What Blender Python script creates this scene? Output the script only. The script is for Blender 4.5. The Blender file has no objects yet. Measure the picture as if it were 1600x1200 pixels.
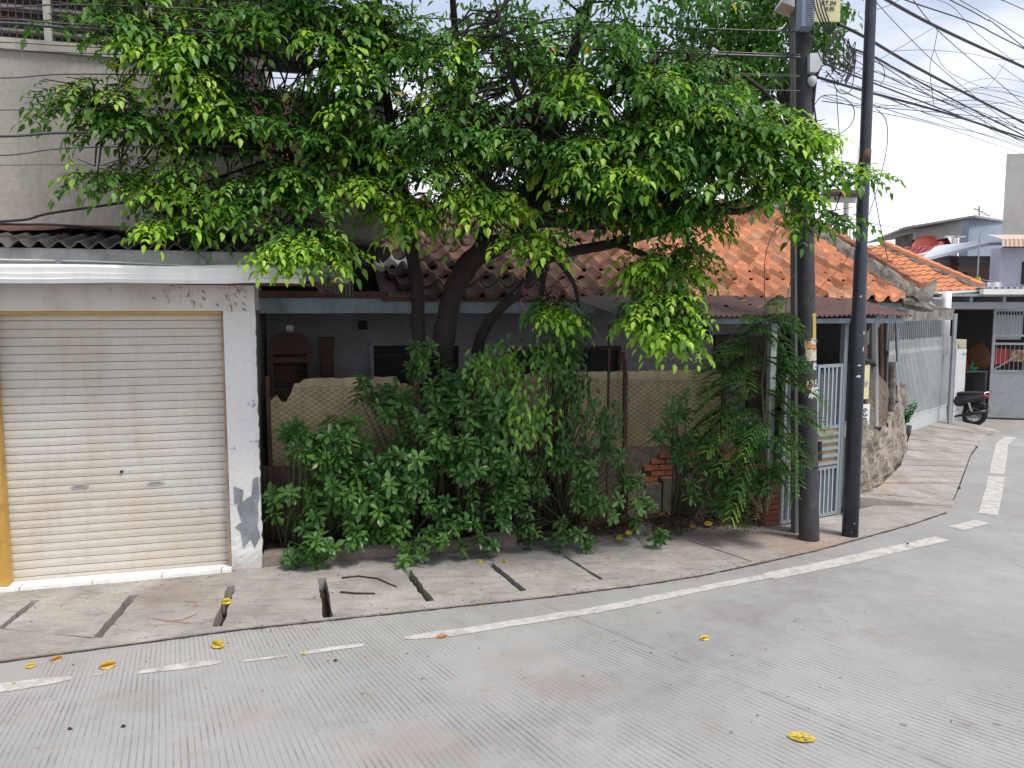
import bpy, math, random
import numpy as np
from mathutils import Vector, Matrix
R = math.radians
random.seed(7); rng = np.random.default_rng(11)
S = bpy.context.scene
C = S.collection

# ------------------------------------------------------------ camera, sky, sun, exposure
EYE = Vector((0, 0, 2.4)); PITCH = math.atan(115/1200)
cam = bpy.data.cameras.new('camera'); cam.sensor_width = 36; cam.lens = 27; cam.clip_end = 500
co = bpy.data.objects.new('camera', cam); C.objects.link(co)
co.location = EYE; co.rotation_euler = (R(90)-PITCH, 0, 0); S.camera = co
S.view_settings.view_transform = 'Standard'; S.view_settings.look = 'None'
S.view_settings.exposure = 0.68; S.view_settings.gamma = 1

SUN_EL, SUN_AZ = R(60), R(128)       # azimuth clockwise from +Y (to the right, a little behind the camera)
w = bpy.data.worlds.new('World'); S.world = w; w.use_nodes = True
nt = w.node_tree; N = nt.nodes; Lk = nt.links
bg = N['Background']
sky = N.new('ShaderNodeTexSky'); sky.sky_type = 'NISHITA'; sky.sun_disc = False
sky.sun_elevation = SUN_EL; sky.sun_rotation = SUN_AZ; sky.dust_density = 3
tc = N.new('ShaderNodeTexCoord'); mp = N.new('ShaderNodeMapping'); mp.inputs['Scale'].default_value = (1, 1, 3.2)
Lk.new(tc.outputs['Generated'], mp.inputs[0])
ns = N.new('ShaderNodeTexNoise'); ns.inputs['Scale'].default_value = 1.9; ns.inputs['Detail'].default_value = 7; ns.inputs['Roughness'].default_value = .55
Lk.new(mp.outputs[0], ns.inputs['Vector'])
cr = N.new('ShaderNodeValToRGB'); cr.color_ramp.elements[0].position = .36; cr.color_ramp.elements[1].position = .66
cr.color_ramp.elements[0].color = (3.5, 3.9, 4.9, 1); cr.color_ramp.elements[1].color = (8.4, 8.5, 8.9, 1)
sx = N.new('ShaderNodeSeparateXYZ'); Lk.new(tc.outputs['Generated'], sx.inputs[0])
mr = N.new('ShaderNodeMapRange'); mr.inputs[1].default_value = .02; mr.inputs[2].default_value = .36; mr.inputs[3].default_value = .22; mr.inputs[4].default_value = -.13
Lk.new(sx.outputs[2], mr.inputs[0])
ad = N.new('ShaderNodeMath'); ad.operation = 'ADD'; Lk.new(ns.outputs[0], ad.inputs[0]); Lk.new(mr.outputs[0], ad.inputs[1]); Lk.new(ad.outputs[0], cr.inputs[0])
mx = N.new('ShaderNodeMix'); mx.data_type = 'RGBA'; mx.inputs[0].default_value = .90
Lk.new(sky.outputs[0], mx.inputs[6]); Lk.new(cr.outputs[0], mx.inputs[7]); Lk.new(mx.outputs[2], bg.inputs[0])
bg.inputs[1].default_value = .115
sd = bpy.data.lights.new('sun', 'SUN'); sd.energy = 2.35; sd.angle = R(18); sd.color = (1, .95, .86)
so = bpy.data.objects.new('sun', sd); C.objects.link(so)
sdir = Vector((math.sin(SUN_AZ)*math.cos(SUN_EL), math.cos(SUN_AZ)*math.cos(SUN_EL), math.sin(SUN_EL)))
so.rotation_euler = sdir.to_track_quat('Z', 'Y').to_euler(); so.location = (5, 0, 12)

# ------------------------------------------------------------ geometry helpers
cp, sp = math.cos(PITCH), math.sin(PITCH)
def ray(u, v):
    y = -(v-600)/1200
    return Vector(((u-800)/1200, cp+y*sp, -sp+y*cp))
def at(u, v, Y):
    r = ray(u, v); return EYE + r*(Y/r.y)
def ground(u, v, z=0):
    r = ray(u, v); return EYE + r*((z-2.4)/r.z)
AN = R(15.9); EX = Vector((math.cos(AN), math.sin(AN), 0)); NY = Vector((-math.sin(AN), math.cos(AN), 0)); F0 = Vector((-2.38, 6.95, 0))
def W(s, d, z):            # house frame: along the wall, inwards, up
    return F0 + EX*s + NY*d + Vector((0, 0, z))
def frame(o, ang):
    ex = Vector((math.cos(ang), math.sin(ang), 0)); ny = Vector((-math.sin(ang), math.cos(ang), 0)); o = Vector(o)
    return lambda s, d, z: o + ex*s + ny*d + Vector((0, 0, z))
def I(x, y, z): return Vector((x, y, z))

class MB:
    def __init__(s, f=I): s.v = []; s.f = []; s.F = f; s.c = []; s.cc = None
    def face(s, idx): s.f.append(tuple(idx)); s.c.append(s.cc)
    def poly(s, pts, F=None):
        F = F or s.F; b = len(s.v)
        for p in pts: s.v.append(F(*p))
        s.face(range(b, b+len(pts))); return s
    def box(s, a, b, F=None):
        F = F or s.F; k = len(s.v)
        for z in (a[2], b[2]):
            for x, y in ((a[0], a[1]), (b[0], a[1]), (b[0], b[1]), (a[0], b[1])): s.v.append(F(x, y, z))
        for q in ((0, 3, 2, 1), (4, 5, 6, 7), (0, 1, 5, 4), (1, 2, 6, 5), (2, 3, 7, 6), (3, 0, 4, 7)): s.face([k+i for i in q])
        return s
    def beam(s, p, q, wd, h, F=None, up=(0, 0, 1)):   # rectangular bar from p to q
        F = F or s.F; p = F(*p); q = F(*q); d = (q-p).normalized(); u = Vector(up)
        if abs(d.dot(u)) > .98: u = Vector((EX.x, EX.y, 0))
        r = d.cross(u).normalized(); u = r.cross(d).normalized(); k = len(s.v)
        for e in (p, q):
            for x, y in ((-1, -1), (1, -1), (1, 1), (-1, 1)): s.v.append(e + r*(x*wd/2) + u*(y*h/2))
        for g in ((3, 2, 1, 0), (4, 5, 6, 7), (0, 1, 5, 4), (1, 2, 6, 5), (2, 3, 7, 6), (3, 0, 4, 7)): s.face([k+i for i in g])
        return s
    def tube(s, pts, r, n=8, F=None, cap=True, wob=0):
        F = F or s.F; P = [F(*p) for p in pts]; m = len(P)
        rr = r if isinstance(r, (list, tuple)) else [r]*m
        k = len(s.v); u = None
        for i, p in enumerate(P):
            d = (P[min(i+1, m-1)] - P[max(i-1, 0)])
            d = d.normalized() if d.length > 1e-9 else Vector((0, 0, 1))
            if u is None: u = d.orthogonal().normalized()
            u = (u - d*u.dot(d)); u = u.normalized() if u.length > 1e-6 else d.orthogonal().normalized()
            v = d.cross(u)
            for j in range(n):
                a = 2*math.pi*j/n; q = rr[i]*(1+wob*(random.random()-.5))
                s.v.append(p + u*(math.cos(a)*q) + v*(math.sin(a)*q))
        for i in range(m-1):
            for j in range(n):
                s.face((k+i*n+j, k+i*n+(j+1) % n, k+(i+1)*n+(j+1) % n, k+(i+1)*n+j))
        if cap:
            s.face([k+j for j in range(n)][::-1]); s.face([k+(m-1)*n+j for j in range(n)])
        return s
    def grid(s, fn, nu, nv):   # fn(i/nu, j/nv) -> local point
        k = len(s.v)
        for j in range(nv+1):
            for i in range(nu+1): s.v.append(s.F(*fn(i/nu, j/nv)))
        for j in range(nv):
            for i in range(nu):
                a = k+j*(nu+1)+i; s.face((a, a+1, a+nu+2, a+nu+1))
        return s
    def prism(s, pts, off, F=None):    # polygon pts extruded by local offset
        F = F or s.F; k = len(s.v); n = len(pts)
        for p in pts: s.v.append(F(*p))
        for p in pts: s.v.append(F(p[0]+off[0], p[1]+off[1], p[2]+off[2]))
        s.face(range(k, k+n)); s.face([k+n+i for i in range(n)][::-1])
        for i in range(n):
            j = (i+1) % n; s.face((k+i, k+n+i, k+n+j, k+j))
        return s

def tag(o, label=None, cat=None, group=None, kind=None):
    if label: o['label'] = label
    if cat: o['category'] = cat
    if group: o['group'] = group
    if kind: o['kind'] = kind
    return o
def obj(name, mb, mat, parent=None, label=None, cat=None, group=None, kind=None, smooth=False, origin=None, solid=0):
    if parent is not None:
        org = Vector(parent['_o'])
    elif origin is not None: org = Vector(origin)
    else:
        xs = [v.x for v in mb.v]; ys = [v.y for v in mb.v]; zs = [v.z for v in mb.v]
        org = Vector(((min(xs)+max(xs))/2, (min(ys)+max(ys))/2, min(zs)))
    me = bpy.data.meshes.new(name); me.from_pydata([tuple(v-org) for v in mb.v], [], mb.f); me.update()
    if any(c is not None for c in mb.c):
        at_ = me.color_attributes.new('Col', 'FLOAT_COLOR', 'CORNER'); k = 0
        for f, c in zip(mb.f, mb.c):
            c = c or (1, 1, 1)
            for _ in f: at_.data[k].color = (c[0], c[1], c[2], 1); k += 1
    if smooth: me.polygons.foreach_set('use_smooth', [True]*len(me.polygons))
    for m_ in (mat if isinstance(mat, (list, tuple)) else [mat]): me.materials.append(m_)
    o = bpy.data.objects.new(name, me); C.objects.link(o); o['_o'] = tuple(org)
    if parent is not None: o.parent = parent; o.location = (0, 0, 0)
    else: o.location = org
    if solid:
        md = o.modifiers.new('thick', 'SOLIDIFY'); md.thickness = solid; md.offset = 0
    return tag(o, label, cat, group, kind)
def thing(name, label, cat, loc, group=None, kind=None):
    o = bpy.data.objects.new(name, None); C.objects.link(o); o.location = loc; o['_o'] = tuple(Vector(loc)); o.empty_display_size = .2
    return tag(o, label, cat, group, kind)
def text(name, body, mat, parent, loc, size, ux, uz, ext=.002):
    cu = bpy.data.curves.new('t', 'FONT'); cu.body = body; cu.size = size; cu.extrude = ext; cu.align_x = 'CENTER'; cu.align_y = 'CENTER'
    t = bpy.data.objects.new('t', cu); C.objects.link(t); bpy.context.view_layer.update()
    me = bpy.data.meshes.new_from_object(t.evaluated_get(bpy.context.evaluated_depsgraph_get())); bpy.data.objects.remove(t)
    ux = Vector(ux).normalized(); uz = Vector(uz).normalized(); un = ux.cross(uz)
    M = Matrix((ux, uz, un)).transposed()
    org = Vector(parent['_o'])
    for v in me.vertices: v.co = M @ v.co + Vector(loc) - org
    me.materials.clear(); me.materials.append(mat)
    o = bpy.data.objects.new(name, me); C.objects.link(o); o.parent = parent; return o

# ------------------------------------------------------------ materials
def nodes(name):
    m = bpy.data.materials.new(name); m.use_nodes = True; t = m.node_tree
    b = t.nodes['Principled BSDF']; return m, t, b
def nz(t, scale, detail=5, rough=.6, vec=None, dist=0):
    n = t.nodes.new('ShaderNodeTexNoise'); n.inputs['Scale'].default_value = scale; n.inputs['Detail'].default_value = detail
    n.inputs['Roughness'].default_value = rough; n.inputs['Distortion'].default_value = dist
    if vec: t.links.new(vec, n.inputs['Vector'])
    return n.outputs[0]
def pos(t, scale=None, rot=None):
    g = t.nodes.new('ShaderNodeNewGeometry').outputs['Position']
    if scale or rot:
        m = t.nodes.new('ShaderNodeMapping')
        if scale: m.inputs['Scale'].default_value = scale
        if rot: m.inputs['Rotation'].default_value = rot
        t.links.new(g, m.inputs[0]); g = m.outputs[0]
    return g
def mix(t, f, a, b, mode='MIX'):
    m = t.nodes.new('ShaderNodeMix'); m.data_type = 'RGBA'; m.blend_type = mode; m.clamp_factor = True
    for k, x in ((0, f), (6, a), (7, b)):
        if hasattr(x, 'is_linked') or isinstance(x, bpy.types.NodeSocket): t.links.new(x, m.inputs[k])
        elif k == 0: m.inputs[0].default_value = x
        else: m.inputs[k].default_value = (x[0], x[1], x[2], 1)
    return m.outputs[2]
def ramp(t, x, lo, hi, a=0., b=1.):
    r = t.nodes.new('ShaderNodeMapRange'); r.inputs[1].default_value = lo; r.inputs[2].default_value = hi
    r.inputs[3].default_value = a; r.inputs[4].default_value = b; t.links.new(x, r.inputs[0]); return r.outputs[0]
def mth(t, op, a, b=None, c=None):
    m = t.nodes.new('ShaderNodeMath'); m.operation = op
    for k, x in enumerate((a, b, c)):
        if x is None: continue
        if isinstance(x, bpy.types.NodeSocket): t.links.new(x, m.inputs[k])
        else: m.inputs[k].default_value = x
    return m.outputs[0]
def bump(t, b, h, st=.3, dist=.01):
    n = t.nodes.new('ShaderNodeBump'); n.inputs['Strength'].default_value = st; n.inputs['Distance'].default_value = dist
    t.links.new(h, n.inputs['Height']); t.links.new(n.outputs[0], b.inputs['Normal'])
def M(name, col, rough=.8, col2=None, scale=2.5, lo=.45, hi=.65, fine=.18, fs=30, bs=.25, bd=.006, metal=0, attr=False, streak=0, stcol=(.08, .06, .05), spec=None, splash=None):
    m, t, b = nodes(name); p = pos(t)
    base = col
    if attr:
        a = t.nodes.new('ShaderNodeAttribute'); a.attribute_name = 'Col'; base = a.outputs['Color']
    if col2: base = mix(t, ramp(t, nz(t, scale, 8, .65, p), lo, hi), base, col2)
    if streak:
        v = pos(t, (3.5, 3.5, .35)); base = mix(t, ramp(t, nz(t, 2.2, 6, .6, v), .52, .75, 0, streak), base, stcol)
    if splash:   # dirt rising from the ground: (height, colour, amount)
        sz = t.nodes.new('ShaderNodeSeparateXYZ'); t.links.new(p, sz.inputs[0])
        h = mth(t, 'ADD', sz.outputs[2], mth(t, 'MULTIPLY', nz(t, 4, 5, .6, p), splash[0]*1.4))
        base = mix(t, ramp(t, h, splash[0]*1.5, splash[0]*.7, 0, splash[2]), base, splash[1])
    f = nz(t, fs, 6, .65, p)
    base = mix(t, fine, base, mix(t, ramp(t, f, .3, .7), (.25, .25, .25), (1.0, 1.0, 1.0)), 'MULTIPLY') if True else base
    t.links.new(base, b.inputs['Base Color']); b.inputs['Roughness'].default_value = rough; b.inputs['Metallic'].default_value = metal
    if spec is not None: b.inputs['Specular IOR Level'].default_value = spec
    bump(t, b, f, bs, bd); return m

CC = Vector((-5.8, 12.8))       # centre the bend of the road turns round
def road_mat():
    m, t, b = nodes('grooved_concrete'); p = pos(t)
    s = t.nodes.new('ShaderNodeSeparateXYZ'); t.links.new(p, s.inputs[0])
    dx = mth(t, 'SUBTRACT', s.outputs[0], CC.x); dy = mth(t, 'SUBTRACT', CC.y, s.outputs[1])
    th = mth(t, 'ARCTAN2', dx, dy)
    rad = mth(t, 'SQRT', mth(t, 'ADD', mth(t, 'MULTIPLY', dx, dx), mth(t, 'MULTIPLY', dy, dy)))
    wob = mth(t, 'MULTIPLY', mth(t, 'SUBTRACT', nz(t, .5, 1, .5, p), .5), .007)
    cell = mth(t, 'MULTIPLY', mth(t, 'ADD', th, wob), 9/.034)
    fr = mth(t, 'FRACT', cell); d = mth(t, 'ABSOLUTE', mth(t, 'SUBTRACT', fr, .5))
    idn = t.nodes.new('ShaderNodeTexWhiteNoise'); idn.noise_dimensions = '1D'; t.links.new(mth(t, 'FLOOR', cell), idn.inputs['W'])
    wn = mth(t, 'MULTIPLY_ADD', idn.outputs[0], .09, .0)
    groove = ramp(t, mth(t, 'SUBTRACT', d, wn), .03, .11, 1, 0)
    patch = nz(t, 1.1, 6, .7, p, .4); patch2 = nz(t, 5, 5, .7, p)
    msk = mth(t, 'MULTIPLY', ramp(t, patch, .38, .60, .10, 1), ramp(t, patch2, .32, .60, .2, 1))
    g = mth(t, 'MULTIPLY', groove, msk)
    base = mix(t, ramp(t, nz(t, .7, 8, .7, p), .35, .68), (.308, .300, .294), (.40, .394, .388))
    base = mix(t, ramp(t, nz(t, 2.1, 8, .7, pos(t, (1, 1.6, 1))), .58, .72, 0, .5), base, (.30, .225, .19))
    base = mix(t, ramp(t, nz(t, 1.3, 7, .75, pos(t, (1.7, .9, 1), (0, 0, .5))), .56, .74, 0, .45), base, (.19, .18, .175))
    base = mix(t, ramp(t, nz(t, 70, 4, .7, p), .25, .75), mix(t, .30, base, (.1, .1, .1)), base)
    base = mix(t, ramp(t, nz(t, 9, 3, .5, p), .70, .73, 0, .55), base, (.12, .11, .10))
    base = mix(t, mth(t, 'MULTIPLY', g, .72), base, (.10, .095, .09))
    # two wide joints and a few cracks
    for a0, wd in ((.735, .0022), (.285, .0016)):
        q = mth(t, 'ABSOLUTE', mth(t, 'SUBTRACT', mth(t, 'ADD', th, mth(t, 'MULTIPLY', wob, .3)), a0))
        base = mix(t, mth(t, 'MULTIPLY', ramp(t, q, wd*.3, wd*1.3, .42, 0), ramp(t, patch2, .35, .6)), base, (.11, .10, .10))
    rr_ = mth(t, 'ABSOLUTE', mth(t, 'SUBTRACT', mth(t, 'ADD', rad, mth(t, 'MULTIPLY', nz(t, .6, 3, .5, p), .8)), 10.9))
    base = mix(t, mth(t, 'MULTIPLY', ramp(t, rr_, .1, .5, .32, 0), ramp(t, patch2, .3, .6)), base, (.17, .16, .155))
    for cx_, cy_, ra, cc_, am in ((.35, 4.75, .38, (.25, .185, .165), .42), (-.55, 4.0, .45, (.30, .235, .21), .35), (.05, 5.15, .3, (.30, .235, .21), .3), (-1.6, 4.35, .25, (.27, .20, .175), .35), (1.7, 5.9, .5, (.2, .19, .185), .4), (-2.3, 4.5, .4, (.22, .21, .2), .35), (3.2, 5.4, .6, (.23, .22, .21), .3)):
        ex_ = mth(t, 'SUBTRACT', s.outputs[0], cx_); ey_ = mth(t, 'SUBTRACT', s.outputs[1], cy_); q2 = mth(t, 'SQRT', mth(t, 'ADD', mth(t, 'MULTIPLY', ex_, ex_), mth(t, 'MULTIPLY', mth(t, 'MULTIPLY', ey_, ey_), 2.2)))
        q3 = mth(t, 'ADD', q2, mth(t, 'MULTIPLY', mth(t, 'SUBTRACT', nz(t, 4, 6, .7, p), .5), ra*2.4)); base = mix(t, ramp(t, q3, ra*.3, ra, am, 0), base, cc_)
    h = mth(t, 'SUBTRACT', mth(t, 'MULTIPLY', nz(t, 60, 5, .7, p), .35), g)
    t.links.new(base, b.inputs['Base Color']); b.inputs['Roughness'].default_value = .85
    bump(t, b, h, .45, .006); return m
def pave_mat():
    m, t, b = nodes('pavement_concrete'); p = pos(t)
    base = mix(t, ramp(t, nz(t, 1.6, 8, .7, p), .35, .68), (.29, .262, .24), (.49, .455, .42))
    base = mix(t, ramp(t, nz(t, 5, 6, .7, pos(t, (.7, 2.4, 1), (0, 0, -.3))), .50, .72, 0, .65), base, (.15, .14, .132))
    base = mix(t, ramp(t, nz(t, 1.1, 5, .7, pos(t, None, (0, 0, 1))), .58, .72, 0, .45), base, (.44, .34, .275))
    base = mix(t, ramp(t, nz(t, 45, 4, .7, p), .25, .75), mix(t, .35, base, (.08, .07, .06)), base)
    s = t.nodes.new('ShaderNodeSeparateXYZ'); t.links.new(p, s.inputs[0])
    for cx_, cy_, ra, cc_, am in ((3.1, 7.7, .75, (.33, .20, .13), .55), (2.2, 7.9, .6, (.26, .17, .12), .4), (4.6, 10.2, .9, (.40, .27, .19), .5), (5.2, 11.6, .8, (.40, .27, .19), .4), (-2.9, 6.3, .5, (.20, .16, .13), .4), (-.2, 7.2, .5, (.2, .17, .15), .4), (-1.0, 6.6, .35, (.17, .15, .14), .35)):
        ex_ = mth(t, 'SUBTRACT', s.outputs[0], cx_); ey_ = mth(t, 'SUBTRACT', s.outputs[1], cy_); q2 = mth(t, 'SQRT', mth(t, 'ADD', mth(t, 'MULTIPLY', ex_, ex_), mth(t, 'MULTIPLY', mth(t, 'MULTIPLY', ey_, ey_), 1.8)))
        q3 = mth(t, 'ADD', q2, mth(t, 'MULTIPLY', mth(t, 'SUBTRACT', nz(t, 4, 6, .7, p), .5), ra*2)); base = mix(t, ramp(t, q3, ra*.3, ra, am, 0), base, cc_)
    base = mix(t, ramp(t, nz(t, 13, 3, .5, p), .68, .72, 0, .6), base, (.09, .07, .06))
    t.links.new(base, b.inputs['Base Color']); b.inputs['Roughness'].default_value = .9
    bump(t, b, nz(t, 35, 7, .75, p), .6, .01); return m
def leaf_mat(name, trans=.38, rough=.42):
    m, t, b = nodes(name); a = t.nodes.new('ShaderNodeAttribute'); a.attribute_name = 'Col'
    base = mix(t, .35, a.outputs['Color'], mix(t, ramp(t, nz(t, 40, 3, .6, pos(t)), .3, .7), (.45, .45, .45), (1.2, 1.2, 1.1)), 'MULTIPLY')
    t.links.new(base, b.inputs['Base Color']); b.inputs['Roughness'].default_value = rough; b.inputs['Specular IOR Level'].default_value = .35
    tr = t.nodes.new('ShaderNodeBsdfTranslucent')
    hs = mix(t, 1., base, (1.25, 1.6, .7), 'MULTIPLY'); t.links.new(hs, tr.inputs[0])
    ms = t.nodes.new('ShaderNodeMixShader'); ms.inputs[0].default_value = trans
    t.links.new(b.outputs[0], ms.inputs[1]); t.links.new(tr.outputs[0], ms.inputs[2]); t.links.new(ms.outputs[0], t.nodes['Material Output'].inputs[0])
    return m
MR = road_mat(); MP = pave_mat()
MW = {}
MW['line'] = M('worn_road_paint', (.56, .545, .515), .8, (.35, .335, .32), 9, .44, .68, fine=.25, fs=60)
MW['grey_wall'] = M('weathered_cement', (.43, .40, .355), .9, (.33, .305, .265), 1.1, .38, .68, fine=.3, fs=26, streak=.45, stcol=(.17, .16, .145))
MW['grey_dark'] = M('dark_cement', (.20, .185, .165), .95, (.09, .085, .075), 2.5, .4, .65, fine=.35, streak=.5)  # plain dark cement colour with darker streaks
MW['white'] = M('old_white_paint', (.70, .685, .655), .65, (.52, .485, .44), 1.6, .5, .75, fine=.12, fs=22, streak=.25, stcol=(.38, .31, .24), splash=(.25, (.34, .27, .21), .5))
MW['pillar'] = M('peeling_white_paint', (.74, .735, .72), .6, (.34, .37, .42), 5.5, .60, .63, fine=.15, fs=22, bd=.012, bs=.5, splash=(.22, (.30, .24, .19), .5))
MW['patch'] = M('bare_cement_patch', (.27, .29, .33), .9, (.20, .21, .23), 8, .4, .6)
MW['shutter'] = M('rolling_shutter_paint', (.62, .595, .54), .5, (.55, .48, .38), .9, .42, .70, fine=.14, fs=14, bs=.08, streak=.4, stcol=(.46, .36, .27), splash=(.35, (.50, .45, .38), .5))
MW['gold'] = M('ochre_painted_steel', (.52, .30, .06), .5, (.36, .20, .06), 5, .5, .7)
MW['gutter'] = M('white_gutter_paint', (.80, .80, .79), .45, (.58, .57, .55), 2, .5, .8, fine=.08, bs=.08, streak=.2, stcol=(.35, .32, .28))
MW['fascia'] = M('dirty_fascia_board', (.50, .50, .49), .8, (.20, .19, .18), 3, .48, .72, fine=.3)
MW['asb'] = M('asbestos_sheet', (.12, .105, .095), .95, (.23, .215, .20), 4, .45, .75, fine=.4)
MW['rust'] = M('rust', (.16, .07, .045), .9, (.09, .05, .04), 6, .4, .6)
MW['blue'] = M('pale_blue_paint', (.28, .37, .42), .7, (.16, .21, .24), 2.5, .45, .7, fine=.25, streak=.4, stcol=(.10, .12, .12))
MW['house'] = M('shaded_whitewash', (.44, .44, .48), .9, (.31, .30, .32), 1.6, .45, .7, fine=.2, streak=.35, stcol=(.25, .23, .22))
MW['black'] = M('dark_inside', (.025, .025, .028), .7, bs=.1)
MW['glass'] = M('window_glass', (.03, .032, .036), .12, bs=.02, fine=.02)
MW['brown'] = M('brown_wood', (.13, .062, .04), .7, (.08, .04, .03), 5, .4, .6)
MW['door'] = M('brown_door', (.17, .10, .075), .6, (.12, .07, .055), 5, .4, .6)
MW['tile'] = M('clay_tile', (1, 1, 1), .85, (.06, .045, .04), 6.5, .55, .80, fine=.35, fs=22, attr=True)
MW['tile_new'] = M('new_clay_tile', (1, 1, 1), .75, fine=.2, fs=8, attr=True)
MW['cement'] = M('rough_cement', (.30, .285, .255), .95, (.13, .12, .105), 5, .42, .62, fine=.45, fs=18, bs=.8, bd=.03)
MW['purple'] = M('purple_brown_sheet', (.175, .095, .085), .6, (.11, .07, .06), 4, .42, .65, fine=.3)
MW['board'] = M('stained_yellow_render', (.74, .61, .38), .9, (.42, .32, .20), 1.9, .40, .66, fine=.3, streak=.55, stcol=(.26, .175, .11))
MW['wire'] = M('rusty_wire', (.085, .05, .038), .8, bs=.05)
MW['base'] = M('mossy_masonry', (.15, .125, .10), .95, (.30, .22, .16), 3.5, .50, .72, fine=.5, fs=14, bs=.7, bd=.03)
MW['brick'] = M('red_brick', (.36, .115, .06), .9, (.22, .085, .055), 8, .4, .65, fine=.4, fs=30, bs=.6, bd=.012)
MW['mortar'] = M('mortar', (.20, .165, .13), .95, bs=.6)
MW['soil'] = M('dark_soil', (.055, .038, .028), 1, (.11, .075, .05), 10, .45, .65, fine=.5, bs=1, bd=.03)
MW['kerb'] = M('kerb_concrete', (.29, .225, .185), .95, (.16, .125, .105), 4, .42, .66, fine=.4, bs=.6, bd=.015)
MW['bark'] = M('dark_bark', (.036, .028, .025), .95, (.07, .056, .048), 7, .5, .75, fine=.5, fs=25, bs=1, bd=.03)
MW['wood_pole'] = M('weathered_pole', (.040, .042, .050), .8, (.075, .073, .076), 5, .45, .7, fine=.35, fs=16, streak=.5, stcol=(.05, .048, .05))
MW['conc_pole'] = M('grey_concrete_pole', (.17, .17, .175), .9, (.11, .11, .115), 5, .45, .7)
MW['black_pole'] = M('dark_painted_steel', (.035, .04, .055), .42, (.07, .075, .09), 4, .5, .8, fine=.15, bs=.05, metal=.2)
MW['gate'] = M('blue_grey_gate', (.27, .315, .35), .55, (.26, .29, .31), 4, .5, .7, streak=.3, stcol=(.22, .15, .11))
MW['gate_back'] = M('gate_sheet', (.12, .155, .18), .6, bs=.1)
MW['steel_bar'] = M('steel_bar_paint', (.40, .45, .49), .6, (.30, .33, .36), 5, .5, .7, streak=.3, stcol=(.25, .18, .13))
MW['beige_slat'] = M('beige_wood', (.42, .31, .20), .8, (.30, .20, .13), 5, .4, .6)
MW['white_bar'] = M('pale_painted_bars', (.56, .58, .59), .55, (.46, .51, .51), 1.5, .45, .6, streak=.25, stcol=(.3, .25, .2))
MW['grey_bar'] = M('grey_bars', (.33, .34, .36), .6, bs=.1)
MW['grey_metal'] = M('grey_metal', (.34, .36, .38), .5, (.25, .26, .28), 2.5, .45, .7, bs=.08)
MW['stone'] = M('crumbling_stone_wall', (.40, .35, .30), .95, (.20, .165, .135), 4, .45, .62, fine=.5, fs=14, bs=1, bd=.04, splash=(.3, (.16, .12, .09), .5))
MW['mesh'] = M('brown_netting', (.20, .155, .125), .95, (.13, .10, .08), 5, .45, .6, fine=.5, fs=60)
MW['green_pot'] = M('black_plastic_bag', (.03, .033, .035), .35, bs=.4)
MW['cable'] = M('black_cable', (.035, .035, .042), .5, bs=.02)
MW['white_cable'] = M('grey_cable', (.45, .45, .46), .6, bs=.02)
MW['sticker'] = M('white_paper', (.70, .70, .70), .7, bs=.02)
MW['bluetext'] = M('blue_ink', (.07, .16, .42), .7, bs=.02)
MW['blackink'] = M('black_ink', (.02, .02, .022), .7, bs=.02)
MW['orange_p'] = M('orange_paper', (.52, .19, .07), .7, (.60, .36, .2), 20, .45, .6)
MW['cream_p'] = M('cream_paper', (.58, .53, .40), .8, (.42, .36, .25), 10, .45, .7)
MW['yellow_p'] = M('yellow_paint', (.45, .33, .08), .6)
MW['red_p'] = M('red_paper', (.42, .05, .04), .7)
MW['sign_y'] = M('yellow_plate', (.62, .60, .33), .6, (.5, .5, .26), 5, .5, .8)
MW['far_or'] = M('far_orange_wall', (.52, .35, .28), .85, streak=.2)
MW['far_gr'] = M('far_grey_wall', (.40, .39, .38), .9, (.33, .32, .31), 1.5, .45, .7, streak=.3, stcol=(.25, .24, .23))
MW['far_bl'] = M('far_blue_wall', (.30, .36, .47), .9, (.25, .31, .40), 1.5, .45, .7)
MW['lilac'] = M('lilac_wall', (.52, .52, .60), .85, (.42, .42, .48), 1.5, .45, .7)
MW['tank'] = M('orange_plastic', (.75, .13, .06), .4, bs=.02)
MW['yellow_c'] = M('yellow_cloth', (.66, .55, .08), .9)
MW['bluecl'] = M('blue_cloth', (.08, .25, .5), .9)
MW['tyre'] = M('tyre_rubber', (.018, .018, .02), .8, bs=.2)
MW['bikeb'] = M('black_gloss_plastic', (.018, .018, .02), .25, bs=.02)
MW['bikered'] = M('red_lens', (.25, .02, .04), .2, bs=.02)
MW['chrome'] = M('metal_bright', (.45, .45, .46), .3, metal=.8, bs=.02)
MW['cup'] = M('paper_cup', (.62, .58, .48), .6, (.6, .14, .05), 22, .5, .54)
MW['green'] = M('green_plastic', (.06, .45, .15), .4)
MW['stripe'] = M('striped_awning_cloth', (.62, .60, .55), .8)
MW['stripeo'] = M('orange_stripe_cloth', (.55, .27, .16), .8)
MW['white_roof'] = M('white_sheet_roof', (.62, .65, .68), .6, (.48, .5, .52), 3, .5, .8)
MW['leaf'] = leaf_mat('leaf_tree'); MW['leaf2'] = leaf_mat('leaf_bush', .15, .33)
MW['fruit'] = M('star_fruit_skin', (1, 1, 1), .5, col2=(.20, .09, .02), scale=40, lo=.52, hi=.66, attr=True, fine=.25, bs=.1)
MW['litter'] = M('dry_leaves', (1, 1, 1), .9, attr=True, fine=.3)
MW['chalk'] = M('faded_red_paint', (.36, .19, .17), .9, (.29, .22, .20), 12, .45, .6)

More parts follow.
